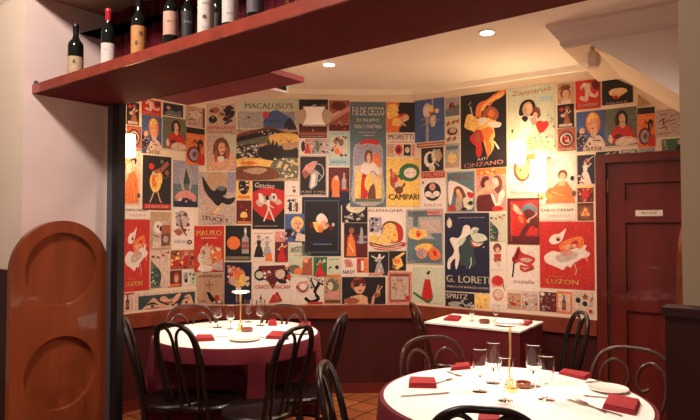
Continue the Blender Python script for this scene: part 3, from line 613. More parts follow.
A((368,208,405.5,250),'w','cream poster lettered ALEMAGNA of a cut dome cake on a red plate',[('t','ALEMAGNA',46,6,94,7,'h'),('r',3,22,36,58,'v'),('mot',4,24,34,56,26,5,'wek'),('b',[36,60,38,42,50,32,70,32,88,42,94,60,88,80,60,84,40,78],'h'),('b',[70,40,84,42,92,58,88,78,74,80],'r'),('b',[38,60,42,44,54,36,68,38,76,50,78,78,50,82,38,74],'y'),('b',[4,68,18,62,30,68,44,66,60,78,54,86,24,86,6,80],'y'),('mot',10,40,74,82,44,3.4,'otj'),('b',[2,84,20,90,50,94,80,90,98,82,96,92,60,100,20,98],'r'),('l',[4,82,50,91,94,82],3,'h'),('l',[8,92,50,98,90,92],2.5,'w')])
A((406,209,443.5,264.5),'s','grey still life poster of peaches on a teal ground',[('r',0,0,100,54,'e'),('r',4,3,96,97,'s'),('r',4,14,96,44,'e'),('r',30,14,32,44,'l'),('r',40,20,92,42,'q'),('t','Canard',27,7,36,6,'h'),('r',58,3,95,11,'p'),('t','FRUIT',77,7,30,5.5,'r'),('b',[6,44,14,36,26,34,36,38,46,36,56,44,58,52,48,50,36,56,18,54,8,52],'y'),('b',[26,42,34,38,42,44,36,52,28,50],'o'),('e',33,46,4,3,'r'),('b',[30,62,44,58,60,56,74,60,66,66,44,68],'l'),('b',[24,72,30,66,50,62,72,64,66,74,50,78,30,76],'y'),('b',[28,74,40,70,54,74,56,84,44,90,30,86],'p'),('b',[32,76,42,74,46,82,36,84],'v'),('b',[62,74,76,68,90,76,92,86,78,92,64,88],'o'),('b',[72,76,80,74,84,82,76,84],'r'),('l',[8,95,46,92],1.2,'e')],border='e')
A((302,197,341,256),'n','large black framed poster of a white haired diner seen in profile',[('r',6,6,94,94,'s'),('r',7,7,93,93,'k'),('b',[36,38,42,30,52,28,62,34,66,42,56,44,46,46],'w'),('b',[26,44,38,42,46,46,48,54,40,60,32,52],'y'),('b',[48,42,62,40,68,48,62,54,50,54],'f'),('b',[40,50,52,50,54,58,44,60],'o'),('e',24,48,6,5,'m'),('l',[60,46,72,50,80,48],5,'p'),('e',74,52,6,4,'m'),('e',80,47,4,3,'q'),('e',64,45,2,1.5,'k'),('p',[16,76,40,72,70,73,88,78,60,84,30,84],'n'),('l',[28,80,76,80],1.4,'v')])
A((342,200,367.5,222.5),'k','black print with a cream beret above smaller pale sketches',[('e',54,32,38,26,'j'),('e',60,28,30,18,'c'),('mot',12,56,94,94,22,8,'eck'),('l',[10,74,44,84],6,'e')])
A((344,223,367.5,257.5),'m','maroon print with an orange robed figure and a grey spire',[('r',0,0,100,34,'k'),('p',[10,96,16,46,30,26,46,52,52,96],'o'),('e',32,22,11,9,'u'),('p',[62,60,72,10,80,18,84,60],'e'),('mot',56,34,92,60,10,8,'ev'),('l',[22,60,40,84],6,'y')])
A((285,214,305.5,242),'b','small blue print of a smiling blonde woman beside the framed profile',[('r',0,0,100,60,'b'),('face',60,36,27,'f','y','r'),('e',20,66,18,14,'k'),('mot',4,60,60,96,16,10,'kmq'),('p',[50,96,60,66,98,74,98,98],'c')])
A((253,231.5,274,262),'w','cream print of two black silhouetted walkers in the lower left of the back wall',[('l',[6,6,94,6],5,'p'),('fig',28,14,70,'q','k','k'),('fig',68,18,62,'c','e','k'),('p',[58,96,62,74,88,72,94,96],'o')])
A((275,231.5,288,262),'p','narrow rose print of a woman in red, below the smiling blonde',[('r',0,34,100,100,'m'),('fig',54,36,64,'f','r','k'),('e',50,84,30,14,'r'),('mot',10,6,90,30,10,10,'qwr')])
A((288.5,243.5,313,276.5),'i','pale print with arched dark lettering over a reclining orange figure on the back wall',[('t','BRASILLA',50,20,80,15,'l'),('l',[10,24,30,12,70,12,92,26],4,'l'),('l',[22,36,76,38],3,'t'),('e',74,62,18,20,'o'),('p',[60,60,96,40,98,96,50,96],'u'),('e',26,78,24,14,'l'),('e',40,84,18,10,'o'),('e',72,52,8,7,'f')])
A((225.5,225.5,251,260.5),'k','black poster with one big orange disc and a bottle',[('c',32,50,26,'o'),('btl',78,6,74,'e','u'),('e',78,16,5,6,'w'),('r',0,88,100,98,'l'),('t','APERITIVO',50,92,80,6,'t'),('l',[60,58,94,58],2,'e')])
A((224.5,262,251.5,304),'n','navy poster of a golden fruit bouquet behind the left table lamp',[('e',46,36,34,24,'u'),('e',52,40,26,20,'y'),('mot',14,10,86,56,30,11,'yorcp'),('e',50,30,14,14,'o'),('e',66,44,14,14,'y'),('e',30,44,13,10,'q'),('r',42,60,62,66,'w'),('l',[46,66,46,96],4,'t'),('l',[56,66,56,96],4,'t')])
A((252.5,263.5,291,304),'w','cream poster with maroon blossoms, lettered CRAZY CANCAN in orange',[('p',[16,6,84,4,92,36,70,34,52,64,40,44,14,32],'m'),('e',20,28,16,15,'k'),('e',18,28,10,9,'i'),('e',80,34,20,16,'k'),('e',72,26,13,12,'c'),('mot',8,10,96,44,22,6,'kruw'),('e',94,32,6,6,'r'),('t','CRAZY CANCAN',52,57,90,10,'o'),('p',[42,98,52,78,60,76,68,96],'r'),('e',66,90,10,6,'u'),('p',[58,72,66,70,78,92,72,94],'r'),('btl',22,76,20,'m','u')])
A((292,277,323.5,304),'w','cream poster of a black curling ribbon and a rosy mask on the back wall',[('mot',44,0,98,44,30,6,'ekv'),('e',34,38,22,22,'p'),('e',36,36,12,12,'w'),('l',[14,34,36,54,52,34],4,'m'),('l',[88,20,72,56,84,80,60,92,42,78],10,'k'),('l',[60,10,76,48],5,'k'),('r',50,92,98,100,'r'),('e',66,66,7,9,'w')])
A((313.5,257,327,276.5),'g','tiny green print of a woman in a wide red skirt',[('fig',48,12,74,'c','r','k'),('e',50,88,38,16,'r'),('e',80,20,10,10,'i')])
A((327.5,257,341,276.5),'i','tiny pale print with black birds beside the small green print',[('mot',10,40,90,90,10,10,'kqj'),('e',70,52,14,10,'k'),('r',0,90,100,100,'o'),('l',[10,14,80,10],4,'l')])
A((324,277,341.5,304),'t','small olive and rose print beside the bare shouldered portrait',[('e',50,30,36,26,'l'),('e',36,34,16,16,'j'),('r',14,52,82,76,'p'),('mot',10,4,90,60,14,9,'lgo'),('r',6,84,94,96,'h')])
A((341.5,258,356.5,276),'w','tiny white card lettered NASY with a rose square',[('p',[16,10,60,6,80,46,30,54],'p'),('l',[20,20,60,50],5,'u'),('l',[36,12,66,46],5,'u'),('t','NASY',48,78,80,22,'k')])
A((357,258.5,368,272),'r','tiny red and white card above the bare shouldered portrait',[('r',36,14,62,90,'w'),('e',22,60,16,26,'u'),('r',66,0,100,100,'o')])
A((368.5,251.5,388.5,275.5),'k','black print of a pale jumping jester',[('fig',54,8,84,'w','e','k'),('l',[40,30,16,18],6,'w'),('l',[60,60,46,96],7,'w'),('l',[50,60,74,92],7,'e'),('r',0,88,70,100,'p')])
A((389,251,406,270.5),'k','small black print of a golden flapper with a raised arm',[('p',[20,40,70,36,84,74,50,96,26,88],'y'),('e',46,50,20,16,'o'),('p',[30,34,88,4,94,12,50,44],'y'),('e',30,80,12,10,'u')])
A((342,277,385.5,304),'k','dark portrait of a bare shouldered woman lifting one hand at the bottom of the wall',[('e',38,28,18,26,'u'),('e',40,36,13,26,'f'),('e',42,50,5,3,'r'),('p',[22,12,52,6,56,30,44,24,30,34],'m'),('p',[4,100,20,72,44,64,58,74,60,100],'f'),('e',22,88,18,12,'u'),('l',[70,98,74,70,86,54],6,'f'),('l',[76,70,92,34],3,'f'),('l',[76,70,84,30],3,'p'),('e',80,66,8,9,'u'),('l',[28,34,40,30],4,'k'),('l',[46,30,52,32],3,'k')])
A((387.5,271.5,412,304),'p','rose brown engraved print with a pale border under the cake poster',[('r',8,6,92,94,'u'),('r',14,16,86,86,'q'),('t','MANDARINI',50,11,70,6,'m'),('e',50,48,26,24,'t'),('mot',16,20,84,84,40,7,'uhqc'),('fig',50,26,56,'f','q','h'),('e',80,80,9,6,'r')])
A((412.5,267,444.5,303),'i','pale green poster of a single red tulip shaped bottle',[('p',[40,34,56,34,66,84,56,94,34,94,28,86],'r'),('p',[44,34,50,34,44,92,34,92],'r'),('e',50,24,5,6,'c'),('p',[44,18,52,10,58,12,52,22],'k'),('l',[4,74,30,88,50,98],6,'g'),('l',[50,98,62,88],6,'g')],border='i')
# right wall
A((415,99,444.5,141.5),'b','blue poster of a spoon and a fork, first beyond the room corner',[('r',58,0,64,36,'e'),('e',43,27,15,18,'c'),('e',43,27,8,11,'w'),('p',[38,40,48,40,47,100,39,100],'e'),('p',[54,40,72,40,68,66,56,66],'i'),('e',62,52,11,12,'c'),('p',[48,30,66,22,70,28,56,44],'u'),('e',76,30,7,6,'c'),('l',[20,48,42,44],2,'e'),('l',[22,62,40,56],2,'e'),('l',[64,52,86,50],2,'e'),('e',58,24,8,8,'y')])
A((445.5,97.5,459.5,116),'e','tiny grey print of a dark red bottle, high beside the big black dancer',[('p',[0,60,100,40,100,100,0,100],'s'),('e',46,46,20,20,'m'),('r',40,50,56,86,'u'),('e',54,36,9,9,'r')])
A((445.5,117.5,459.5,142.5),'j','small tan print of stacked patterned squares',[('p',[6,24,30,10,36,24,12,36],'u'),('p',[44,18,70,8,76,20,50,30],'u'),('p',[76,14,96,8,98,20,80,26],'u'),('e',50,56,38,16,'m'),('e',54,52,24,10,'q'),('p',[10,84,34,74,40,88,14,98],'u'),('p',[50,84,74,74,80,88,54,96],'u')])
A((445.5,143.5,459.5,167.5),'e','small grey print with a yellow pear',[('e',50,62,32,22,'y'),('r',10,10,90,26,'s'),('e',40,46,12,12,'c'),('r',0,84,100,100,'t')])
A((417,142.5,444.5,146.8),'u','narrow rust strip under the spoon and fork poster',[('l',[6,50,94,50],3,'c'),('l',[20,30,60,34],3,'o')])
A((421.5,147.5,443.5,171),'k','black print of a white mask with a monocle',[('e',38,50,26,34,'w'),('e',42,46,15,22,'k'),('e',60,36,13,28,'j'),('p',[58,12,84,8,96,40,80,66,66,50],'t'),('e',50,88,14,14,'c'),('l',[60,60,80,80],6,'t')])
A((421.5,171.7,445,178),'r','small red strip lettered MALTESE',[('t','MALTESE',50,50,88,64,'c')])
A((421,178.7,444.5,208),'w','cream print with a black round crest of three white leaves',[('c',50,44,36,'k'),('e',50,28,13,13,'p'),('e',32,52,15,10,'w'),('e',66,52,15,10,'w'),('e',50,60,14,7,'c'),('t','R.M.A.N',50,90,72,9,'p'),('e',10,12,5,4,'h')])
A((461,93,506.5,168),'k','large black poster lettered ASTI CINZANO with a golden swirling dancer',[('b',[10,36,14,28,22,26,30,30,36,34,48,32,62,34,76,38,84,42,88,44,84,48,74,48,76,58,72,64,74,72,66,82,60,84,56,78,50,64,40,56,28,50,14,46,8,42],'y'),('b',[34,30,36,18,44,12,58,10,74,4,98,-2,98,5,86,10,74,13,66,18,56,18,48,24,46,32],'o'),('b',[46,20,60,12,80,6,96,2,92,8,74,11,60,16,50,24],'y'),('b',[52,24,66,19,80,24,84,32,78,38,66,36,60,32,50,32],'u'),('b',[60,26,72,24,76,30,66,34],'o'),('b',[26,54,36,48,50,52,52,62,46,66,48,78,40,86,34,80,34,70,26,66,20,58],'r'),('b',[30,54,42,52,44,62,36,66],'u'),('b',[46,50,62,46,72,52,66,60,58,70,52,60],'o'),('e',26,36,12,7,'y'),('b',[62,40,84,41,90,44,84,48,66,46],'w'),('b',[40,34,56,34,58,40,44,42],'w'),('l',[22,16,26,26,28,34],2.2,'w'),('l',[18,14,24,10],2,'e'),('l',[74,66,84,76],3.5,'w'),('b',[56,70,66,66,68,78,60,86],'o'),('t','ASTI',48,88,22,3.2,'w',0,.05),('t','CINZANO',50,94.5,86,5.5,'p',0,.05)])
A((446.5,171,475.5,212.5),'s','teal poster of a can can dancer lifting cream skirts, in a pale frame',[('r',6,5,94,94,'s'),('t','MOULIN',50,15,54,8,'u'),('b',[8,26,26,24,50,32,74,42,92,52,92,70,76,68,66,56,54,50,40,44,30,40,22,60,16,80,8,74],'w'),('b',[26,44,40,36,56,42,66,56,70,70,58,66,50,50,38,46,36,60,30,62],'h'),('b',[34,48,44,44,54,58,56,72,46,70],'f'),('b',[36,60,50,66,54,80,50,94,34,94],'t'),('b',[60,66,76,64,92,72,92,88,78,94,62,86],'j'),('b',[72,52,92,54,92,66,78,64],'r'),('b',[8,88,24,80,30,94,8,96],'r'),('e',84,78,9,5,'k'),('e',62,92,10,4,'k')],border='e')
A((476.5,168,506.5,211),'p','salmon poster of an auburn figure with a white glove, under the black dancer poster',[('r',0,0,100,16,'o'),('mot',8,3,92,14,12,6,'ry'),('b',[14,34,24,20,42,20,40,32,28,44,18,44],'m'),('b',[28,34,40,28,44,38,34,46],'f'),('b',[56,24,74,18,86,30,84,50,74,60,62,52],'h'),('b',[54,26,68,24,76,36,70,44,60,42],'c'),('b',[0,56,20,48,44,40,62,38,66,46,48,52,24,58,2,68],'f'),('b',[40,48,50,46,52,54,44,56],'f'),('b',[4,66,24,62,50,62,58,76,60,100,4,100],'m'),('b',[48,60,60,64,66,80,72,78,76,60,88,52,96,60,86,78,74,92,64,90],'w'),('b',[52,92,76,88,90,96,60,100],'r')])
A((445,213,489.5,292),'n','large navy poster of entwined white dancers, lettered G. LORETI',[('t','GRANDI LIQUORI VERI',60,6,60,1.8,'q'),('e',11,13,6,6,'j'),('p',[11,5,15,10,7,10],'j'),('b',[40,40,52,30,66,36,66,52,72,62,62,68,58,62,52,72,44,66,34,66,32,52],'d'),('b',[12,34,18,31,30,32,38,28,42,20,50,15,58,18,58,26,50,30,42,34,36,40,32,46,34,56,30,68,26,72,24,66,24,58,14,64,12,72,6,70,8,60,18,54,22,48,18,42],'w'),('b',[30,36,46,30,48,34,36,42],'i'),('e',48,20,6,4.5,'w'),('b',[58,24,66,18,78,20,74,25,88,27,96,33,84,36,70,37,62,32],'i'),('b',[66,22,76,21,72,26,64,27],'e'),('b',[54,30,60,34,66,41,78,42,88,37,80,38,66,37],'c'),('l',[58,34,64,42,76,42],2,'r'),('l',[60,56,60,64,56,70],2.2,'i'),('e',88,43,1.5,1,'c'),('t','G. LORETI',52,84,97,9,'j'),('t','VERMOUTH BIANCO E ROSSO',52,94,94,2.4,'c')])
A((445.5,292.8,474.5,307),'k','black strip lettered SPRITZ at the bottom of the right wall',[('t','SPRITZ',40,26,74,34,'w'),('e',40,84,30,22,'e'),('mot',50,56,98,98,12,8,'eqk')])
A((475,292,489.5,308.5),'y','tiny yellow print of lemons beside the SPRITZ lettered strip',[('mot',4,4,96,96,22,13,'oycj'),('e',50,50,20,20,'y')])
A((508,86,555.5,152),'i','large pale poster lettered Zapparoli of a couple with a red heart',[('t','Zapparoli',48,9,82,9,'u',.3,.03),('r',68,18,94,25,'a'),('b',[24,40,28,26,40,20,54,22,60,32,56,42,50,46,42,40,30,44],'k'),('b',[32,36,36,26,48,24,54,34,48,44,38,44],'t'),('b',[40,28,50,28,52,38,44,42],'f'),('b',[52,40,58,33,68,36,70,46,64,50,60,44],'h'),('b',[54,44,60,40,64,46,58,50],'f'),('b',[28,52,38,46,52,46,58,54,52,62,54,74,38,80,28,70],'w'),('b',[30,48,36,44,44,48,38,54],'k'),('b',[48,50,58,48,62,56,54,60],'p'),('b',[60,58,68,54,74,56,84,56,86,62,78,70,70,74,64,68],'r'),('b',[34,100,36,82,46,74,60,76,74,72,90,78,98,84,98,100],'j'),('mot',34,78,98,98,30,4,'tly'),('l',[50,76,48,98],4,'y'),('l',[66,74,70,96],4,'f'),('e',10,66,2.5,3,'g'),('mot',84,46,98,66,10,3,'lj')])
A((508,154,536,196),'w','cream poster with a straw hat behind the bright sconce on the right wall',[('r',0,0,100,12,'j'),('r',60,2,98,14,'o'),('e',52,36,32,30,'h'),('e',54,34,24,26,'y'),('e',54,30,12,20,'t'),('e',52,70,6,5,'f'),('t','Motivarella',52,92,84,9,'g')])
A((537,154,576.5,204),'w','pale poster of a waiter and a woman in a wide orange dress',[('fig',32,6,58,'f','i','h'),('e',66,42,12,10,'h'),('e',66,45,8,7,'f'),('p',[50,60,60,54,76,56,90,72,96,98,22,98,30,76],'o'),('e',44,80,24,14,'o'),('p',[54,54,76,54,72,64,56,64],'f'),('l',[40,76,70,84],2,'y'),('e',90,50,5,5,'k'),('e',94,80,5,6,'h')])
A((490,214,506.5,241.5),'i','small pale print with a dark green oval, beside the navy dancers poster',OVAL)
A((490,242.5,506.5,273.5),'w','small cream print of a curly haired red figure, beside the navy dancers poster',[('e',46,18,26,16,'h'),('e',48,24,13,9,'f'),('p',[24,38,70,36,64,60,34,60],'r'),('e',46,56,24,9,'u'),('p',[40,60,62,60,60,80,46,80],'c'),('r',10,86,90,90,'j')])
A((490,274.5,506.5,308.5),'w','small cream print of a sliced red fruit bowl at the foot of the right wall',[('e',46,24,40,20,'p'),('e',48,18,36,15,'r'),('e',54,46,34,10,'w'),('e',50,60,34,18,'p'),('e',50,56,24,12,'c'),('l',[80,20,88,46],5,'g'),('r',20,88,90,94,'j')])
A((507.5,198,539.5,244.5),'m','maroon poster of a dark hatted figure against red',[('r',10,6,96,84,'r'),('b',[44,24,56,14,76,12,92,22,92,34,78,30,70,38,56,34,48,32],'s'),('b',[52,28,70,24,90,34,96,50,94,66,80,60,70,64,52,86,36,88,48,66,62,54,58,42],'m'),('b',[18,14,28,14,44,28,48,36,40,36,24,28],'f'),('e',26,22,8,6,'c'),('b',[34,40,46,40,52,50,44,54],'o'),('e',66,50,5,4,'t'),('l',[68,46,84,40,92,34],4,'q'),('r',4,82,96,96,'m'),('l',[13,8,13,92],2.5,'u')])
A((507.5,246,539.5,291),'w','cream poster of glossy red lips and a microphone',[('b',[14,30,24,18,32,4,40,2,44,12,58,18,76,22,88,28,80,38,60,42,40,36,24,40],'r'),('b',[24,24,34,8,40,6,38,20,30,32],'m'),('b',[42,28,60,26,80,30,66,36,46,34],'q'),('b',[42,42,58,44,76,40,84,46,74,54,54,58,40,52],'r'),('b',[46,48,60,48,70,48,58,54],'q'),('l',[22,28,20,50,16,70],5,'k'),('l',[60,52,84,50],4,'h'),('mot',56,6,92,18,6,4,'q'),('t','mutella',52,79,64,9,'u')])
A((507.5,293,521,309),'t','tiny amber fruit print under the red lips poster',[('mot',4,4,96,96,28,12,'horuj'),('e',50,70,18,12,'r')])
A((521.7,293,538,310),'q','tiny pink petal print under the red lips poster',[('mot',4,4,96,96,24,12,'pcuw'),('e',30,66,9,9,'k')])
A((539.5,205,576,220),'w','cream lettering strip above the big red dancer poster on the right wall',TXTP)
A((540,221.5,594.5,289),'r','big red poster of a dancer in a white skirt lettered LUZON beside the door',LUZ)
A((539.5,292,556.5,311.5),'m','tiny plum coloured shell print under the big red dancer poster',[('mot',4,4,96,96,30,10,'pqmeh'),('e',20,12,12,10,'w')])
A((557,291.5,572,313),'o','tiny orange print of a dark bottle under the big red dancer poster',[('r',10,10,90,90,'c'),('btl',48,14,72,'h','u'),('e',20,20,10,10,'y')])
A((572.5,291.5,593.5,314),'c','tiny pale print with black spots beside the door frame',[('e',60,54,12,12,'k'),('e',28,40,12,12,'k'),('e',62,24,14,10,'u'),('mot',60,4,98,80,14,8,'qhu'),('e',86,86,9,9,'r')])
A((557.5,83,574,103.5),'t','small photo print of a laughing face high on the right wall',FACE5)
A((557.5,104.5,574,127.5),'k','small black print of a woman with a tray below the laughing face',BEET)
A((557.5,128,575.5,151),'u','brown round emblem print left of the blonde portrait on the right wall',SPI)
A((575.5,80,600.5,109),'r','red poster with a leaping cream figure beneath the stair casing',BUL)
A((576.5,111,605,151),'b','blue portrait of a blonde woman with a maroon name above the door',KAT)
A((602,79,633,104),'k','black sheet with a golden open fan, cut off by the sloping casing',FAN,clipcorner=((48,0),(100,36)))
A((603.5,108,637,147),'l','olive poster of a brunette woman in red above the door',BRU)
A((637.8,107.5,655,147.5),'o','orange bicycle poster high above the door',BIK)
A((656,109,680,137),'q','pale sheet of handwriting at the far right above the door',SKE)
A((577.5,155,594.5,184),'n','navy print of a woman in white with red flowers beside the door frame',[('fig',46,20,80,'c','w','h'),('e',60,20,16,9,'u'),('e',22,50,13,13,'k'),('mot',6,70,60,98,12,8,'rmw'),('l',[60,20,96,6],5,'i')])
A((596,151.5,619,158.5),'k','dark strip print right over the door frame corner',[('l',[10,90,60,20],6,'i'),('l',[50,80,90,10],5,'p'),('e',80,60,9,20,'l')])
A((621,148.5,655,158.5),'e','grey city skyline strip over the door',[('p',[10,100,20,50,26,90,34,40,44,90,52,20,60,90,70,40,76,90,90,60,96,100],'w'),('mot',10,10,95,80,24,4,'lsw')])
A((659,139,681,156.5),'g','dark green print with cream upright lettering over the door',[('r',0,0,14,100,'c'),('r',22,6,38,94,'l'),('mot',24,8,38,92,20,5,'cj'),('r',42,4,74,96,'g'),('p',[74,60,98,20,98,96],'k'),('e',92,22,8,14,'p')])
A((577.5,186,593.5,202),'m','small print of a red fruit bowl beside the door frame',[('mot',8,6,92,94,20,12,'rpuo'),('e',50,50,28,30,'r'),('r',0,0,100,12,'y')])
A((577.5,203,593.5,220.5),'h','small brown print of a golden pyramid beside the door frame',[('e',50,56,34,34,'u'),('p',[50,24,80,72,22,72],'y'),('e',52,58,14,14,'o'),('r',0,0,100,14,'m')])
A((637.5,94,650,106.5),'t','faint tan sketch tucked under the sloping casing',[('l',[10,20,40,60,60,30],5,'u'),('l',[30,80,60,60,90,80],5,'u')],clipcorner=((10,0),(100,80)))
# door sign
sg, z1_, _ = on_line(635.5, 210.3, CR, RW); sh_, z2_, _ = on_line(663, 216, CR, RW)
ds = empty('door_sign', 'small white sign lettered PRIVATE on the mahogany door', 'sign')
bm = bmesh.new(); onright(bm, sg, sh_, z2_, z1_, .001, .005); link('sign_plate', bm, ink('w'), ds)
vs, fs = textpolys('PRIVATE'); bm = bmesh.new()
w_ = sh_-sg; h_ = z1_-z2_
for f in fs:
    bm.faces.new([bm.verts.new((*RP(sg+w_*(.22+.56*vs[i][0]), .0055), z2_+h_*(.3+.42*vs[i][1]))) for i in f])
link('lettering', bm, ink('k'), ds)
# ---------------------------------------------------------------- lights on walls and ceiling
def light(kind, name, loc, energy, col, size=.05, rot=None, spot=None, blend=.6):
    l = bpy.data.lights.new(name, kind); l.energy = energy; l.color = col
    if kind == 'AREA': l.size = size
    else: l.shadow_soft_size = size
    if spot: l.spot_size = math.radians(spot); l.spot_blend = blend
    o = bpy.data.objects.new(name, l); o.location = loc
    if rot: o.rotation_euler = rot
    COL.objects.link(o); return o
WC = (1.0, .70, .42); WC2 = (1.0, .80, .62)
def downlight(p, lab, cone=148, bl=.9, k=1.0):
    t = empty('downlight', lab, 'ceiling light', (p[0], p[1], ZC), group=None)
    bm = bmesh.new(); lathe(bm, [(.042,-.001),(.055,-.001),(.055,-.006),(.042,-.008),(.042,-.001)], 28); link('trim_ring', bm, whitem, t, True)
    bm = bmesh.new(); lathe(bm, [(0,-.002),(.042,-.002),(.042,-.005),(0,-.005)], 28); link('lamp_lens', bm, spotg, t)
    light('SPOT', 'downlight_beam', (p[0], p[1], ZC-.03), E_DOWN*k, WC2, .04, spot=cone, blend=bl)
E_DOWN = 56
for (px, py), lab in (((329,64),'round recessed ceiling downlight nearer the left, behind the red shelf'),((487,32),'round recessed ceiling downlight right of centre, close to the shelf edge')):
    p = on_z(px, py, ZC); downlight(p, lab)
downlight((.30, 3.15), 'unseen added recessed downlight in the middle of the dining ceiling, brightening the stair casing', 172, .5, .62)  # unseen wide downlight added to whiten the stair face
downlight((.98, 2.80), 'added recessed downlight above the near round table, unseen, brightening the table and stair casing')  # added out of view to lift the near table and stair casing
downlight((-.55, 4.1), 'round recessed downlight above the left round table, hidden by the shelf')
def wall_frame(px, py, off):
    u, z = uz(px, py); p = Vector(wpt(u, z, off)); q = Vector(wpt(u, z, off+.1)); n = (q-p).normalized()
    return p, n, math.atan2(n.y, n.x)+math.pi/2   # local -Y faces the room
def sconce(px, pt, pb, w, lab, energy):
    d0 = .085; p, n, rz = wall_frame(px, pb, 0)
    for _ in range(6):
        c_ = p+n*d0; v = c_-CAM; cx_ = v.dot(Vector((1,0,0)))/v.dot(FWD)*F+350; cy_ = 210-v.dot(UPV)/v.dot(FWD)*F
        uu, zz = uz(px, pb); ex = (px-cx_); p = p+Vector((n.y, -n.x, 0))*(-ex/F*v.length if n.x*0+1 else 0)+Vector((0,0,-(pb-cy_)/F*v.length))
    H = (pb-pt)/F*(p-CAM).length*.98
    t = empty('wall_sconce', lab, 'wall lamp', p, rz, group='lit wall sconces')
    bm = bmesh.new()
    lathe(bm, [(w*.5,0),(w*.46,H),(w*.44,H),(w*.48,0),(w*.5,0)], 28); 
    for v in bm.verts: v.co.y -= .085
    link('lamp_shade', bm, warm, t, True)
    bm = bmesh.new(); lathe(bm, [(0,-.0),(.03,-.0),(.03,.006),(0,.006)], 20, matrix=Matrix.Translation((0,0,-.03)) @ Matrix.Rotation(math.pi/2, 4, 'X'))
    tube(bm, smoothpath([(0,0,-.03),(0,-.05,-.05),(0,-.085,-.04),(0,-.085,.02)], 5), .006); link('wall_arm', bm, goldm, t, True)
    bm = bmesh.new(); lathe(bm, [(0,.01),(.018,.02),(.026,.055),(.012,.085),(0,.09)], 14)
    for v in bm.verts: v.co.y -= .085
    link('bulb', bm, spotg, t, True)
    c = p+n*.24+Vector((0,0,H*.5)); light('POINT', 'sconce_light', c, energy*.8, WC, .06)
sconce(517, 142, 162.5, .135, 'brightly lit cream wall sconce beneath the large pale couple poster', 9)
sconce(538, 165, 191, .125, 'brightly lit cream wall sconce over the straw hat poster edge, lower of the right pair', 4.5)
sconce(129.5, 136, 157, .09, 'lit cream wall sconce beside the black post on the left', 5)
# unlit uplighter
p, n, rz = wall_frame(314.5, 126.5, .004); zt = uz(314.5, 109)[1]; H = zt-p.z
t = empty('wall_uplighter', 'unlit white flared wall light on the back wall with two beige side flaps', 'wall lamp', p, rz)
bm = bmesh.new()
prof = [(-.105,0),(.105,0),(.075,.05),(.07,.10),(.10,H),(-.10,H),(-.07,.10),(-.075,.05)]
a_ = [bm.verts.new((x, 0, z)) for x, z in prof]; b_ = [bm.verts.new((x*.96, -.10, z)) for x, z in prof]
bm.faces.new(a_); bm.faces.new(b_[::-1])
for i in range(8): bm.faces.new([a_[i], a_[(i+1)%8], b_[(i+1)%8], b_[i]])
link('shade', bm, whitem, t)
for s in (-1, 1):
    bm = bmesh.new(); q = [(.105*s,.012),(.078*s,.05),(.073*s,.10),(.10*s,H-.01),(.15*s,H-.03),(.165*s,.09),(.14*s,.03)]
    a_ = [bm.verts.new((x, 0, z)) for x, z in q]; b_ = [bm.verts.new((x, -.05, z)) for x, z in q]
    bm.faces.new(a_); bm.faces.new(b_[::-1])
    for i in range(7): bm.faces.new([a_[i], a_[(i+1)%7], b_[(i+1)%7], b_[i]])
    link('side_flap', bm, mat('beige_flap', (.55,.42,.30), .6), t)

# ---------------------------------------------------------------- bottles on the shelf
def bottle(px, R, H, lab, labmat, lz, cap, tdep=.075, wrap=False, deco=None, capz=.8):
    s = on_line(px, 60, P2(0,tdep), P2(1,tdep))[0]; q = P2(s, tdep)
    t = empty('wine_bottle', lab, 'bottle', (q[0], q[1], ZS1), math.atan2(-q[0], q[1])*-1 if False else math.atan2(q[1], q[0])-math.pi/2, group='wine bottles on the overhead shelf')
    bm = bmesh.new(); lathe(bm, [(0,0),(R*.9,0),(R,.008),(R,H*.60),(R*.92,H*.66),(R*.55,H*.72),(.016,H*.78),(.0145,H*.94),(.017,H*.945),(.017,H*.965),(.0145,H*.97),(.0145,H),(0,H)], 28)
    link('glass_body', bm, bottlem, t, True)
    bm = bmesh.new(); lathe(bm, [(.0155,H*capz),(.0165,H*.93),(.0185,H*.94),(.0185,H*.97),(.016,H*1.004),(0,H*1.004)], 20); link('capsule', bm, cap, t, True)
    bm = bmesh.new(); a0, a1 = (0, 2*math.pi) if wrap else (-math.pi*.92, -math.pi*.08); n = 28
    rs = []
    for z in (H*lz[0], H*lz[1]): rs.append([bm.verts.new(((R+.0012)*math.cos(a0+(a1-a0)*i/n), (R+.0012)*math.sin(a0+(a1-a0)*i/n), z)) for i in range(n+1)])
    for i in range(n): bm.faces.new([rs[0][i], rs[0][i+1], rs[1][i+1], rs[1][i]])
    L = link('paper_label', bm, labmat, t, True)
    if deco:
        bm = bmesh.new(); rr = R+.0022
        def onlab(pts): bm.faces.new([bm.verts.new((rr*math.sin(x/rr), -rr*math.cos(x/rr), z)) for x, z in pts])
        for d in deco:
            if d[0] == 't':
                vs, fs = textpolys(d[1])
                for f in fs: onlab([(d[2]-d[4]/2+vs[i][0]*d[4], H*d[3]+vs[i][1]*d[5]) for i in f])
            else: onlab([(d[1]+d[3]*math.cos(2*math.pi*i/14), H*d[2]+d[4]*math.sin(2*math.pi*i/14)) for i in range(14)])
        link('label_print', bm, mat('label_ink', (.12,.08,.06), .6), L)
    return t
lm = lambda n, c: mat('label_paper_'+n, c, .6, var=.1, scale=60)
redcap = mat('red_foil', (.45,.02,.03), .35); blkcap = mat('black_foil', (.01,.01,.012), .3)
bottle(75.5, .043, .325, 'dark bottle with a cream label standing alone at the shelf end', lm('cream',(.52,.38,.22)), (.02,.40), blkcap, .10, deco=[('e',-.008,.30,.008,.012),('t','RISERVA',-.002,.10,.03,.006)])
bottle(108, .037, .335, 'dark bottle with a white label and red capsule, second from the shelf end', lm('white',(.72,.64,.60)), (.04,.42), redcap, .10, deco=[('t','ROSSO',-.012,.30,.022,.006)], capz=.74)
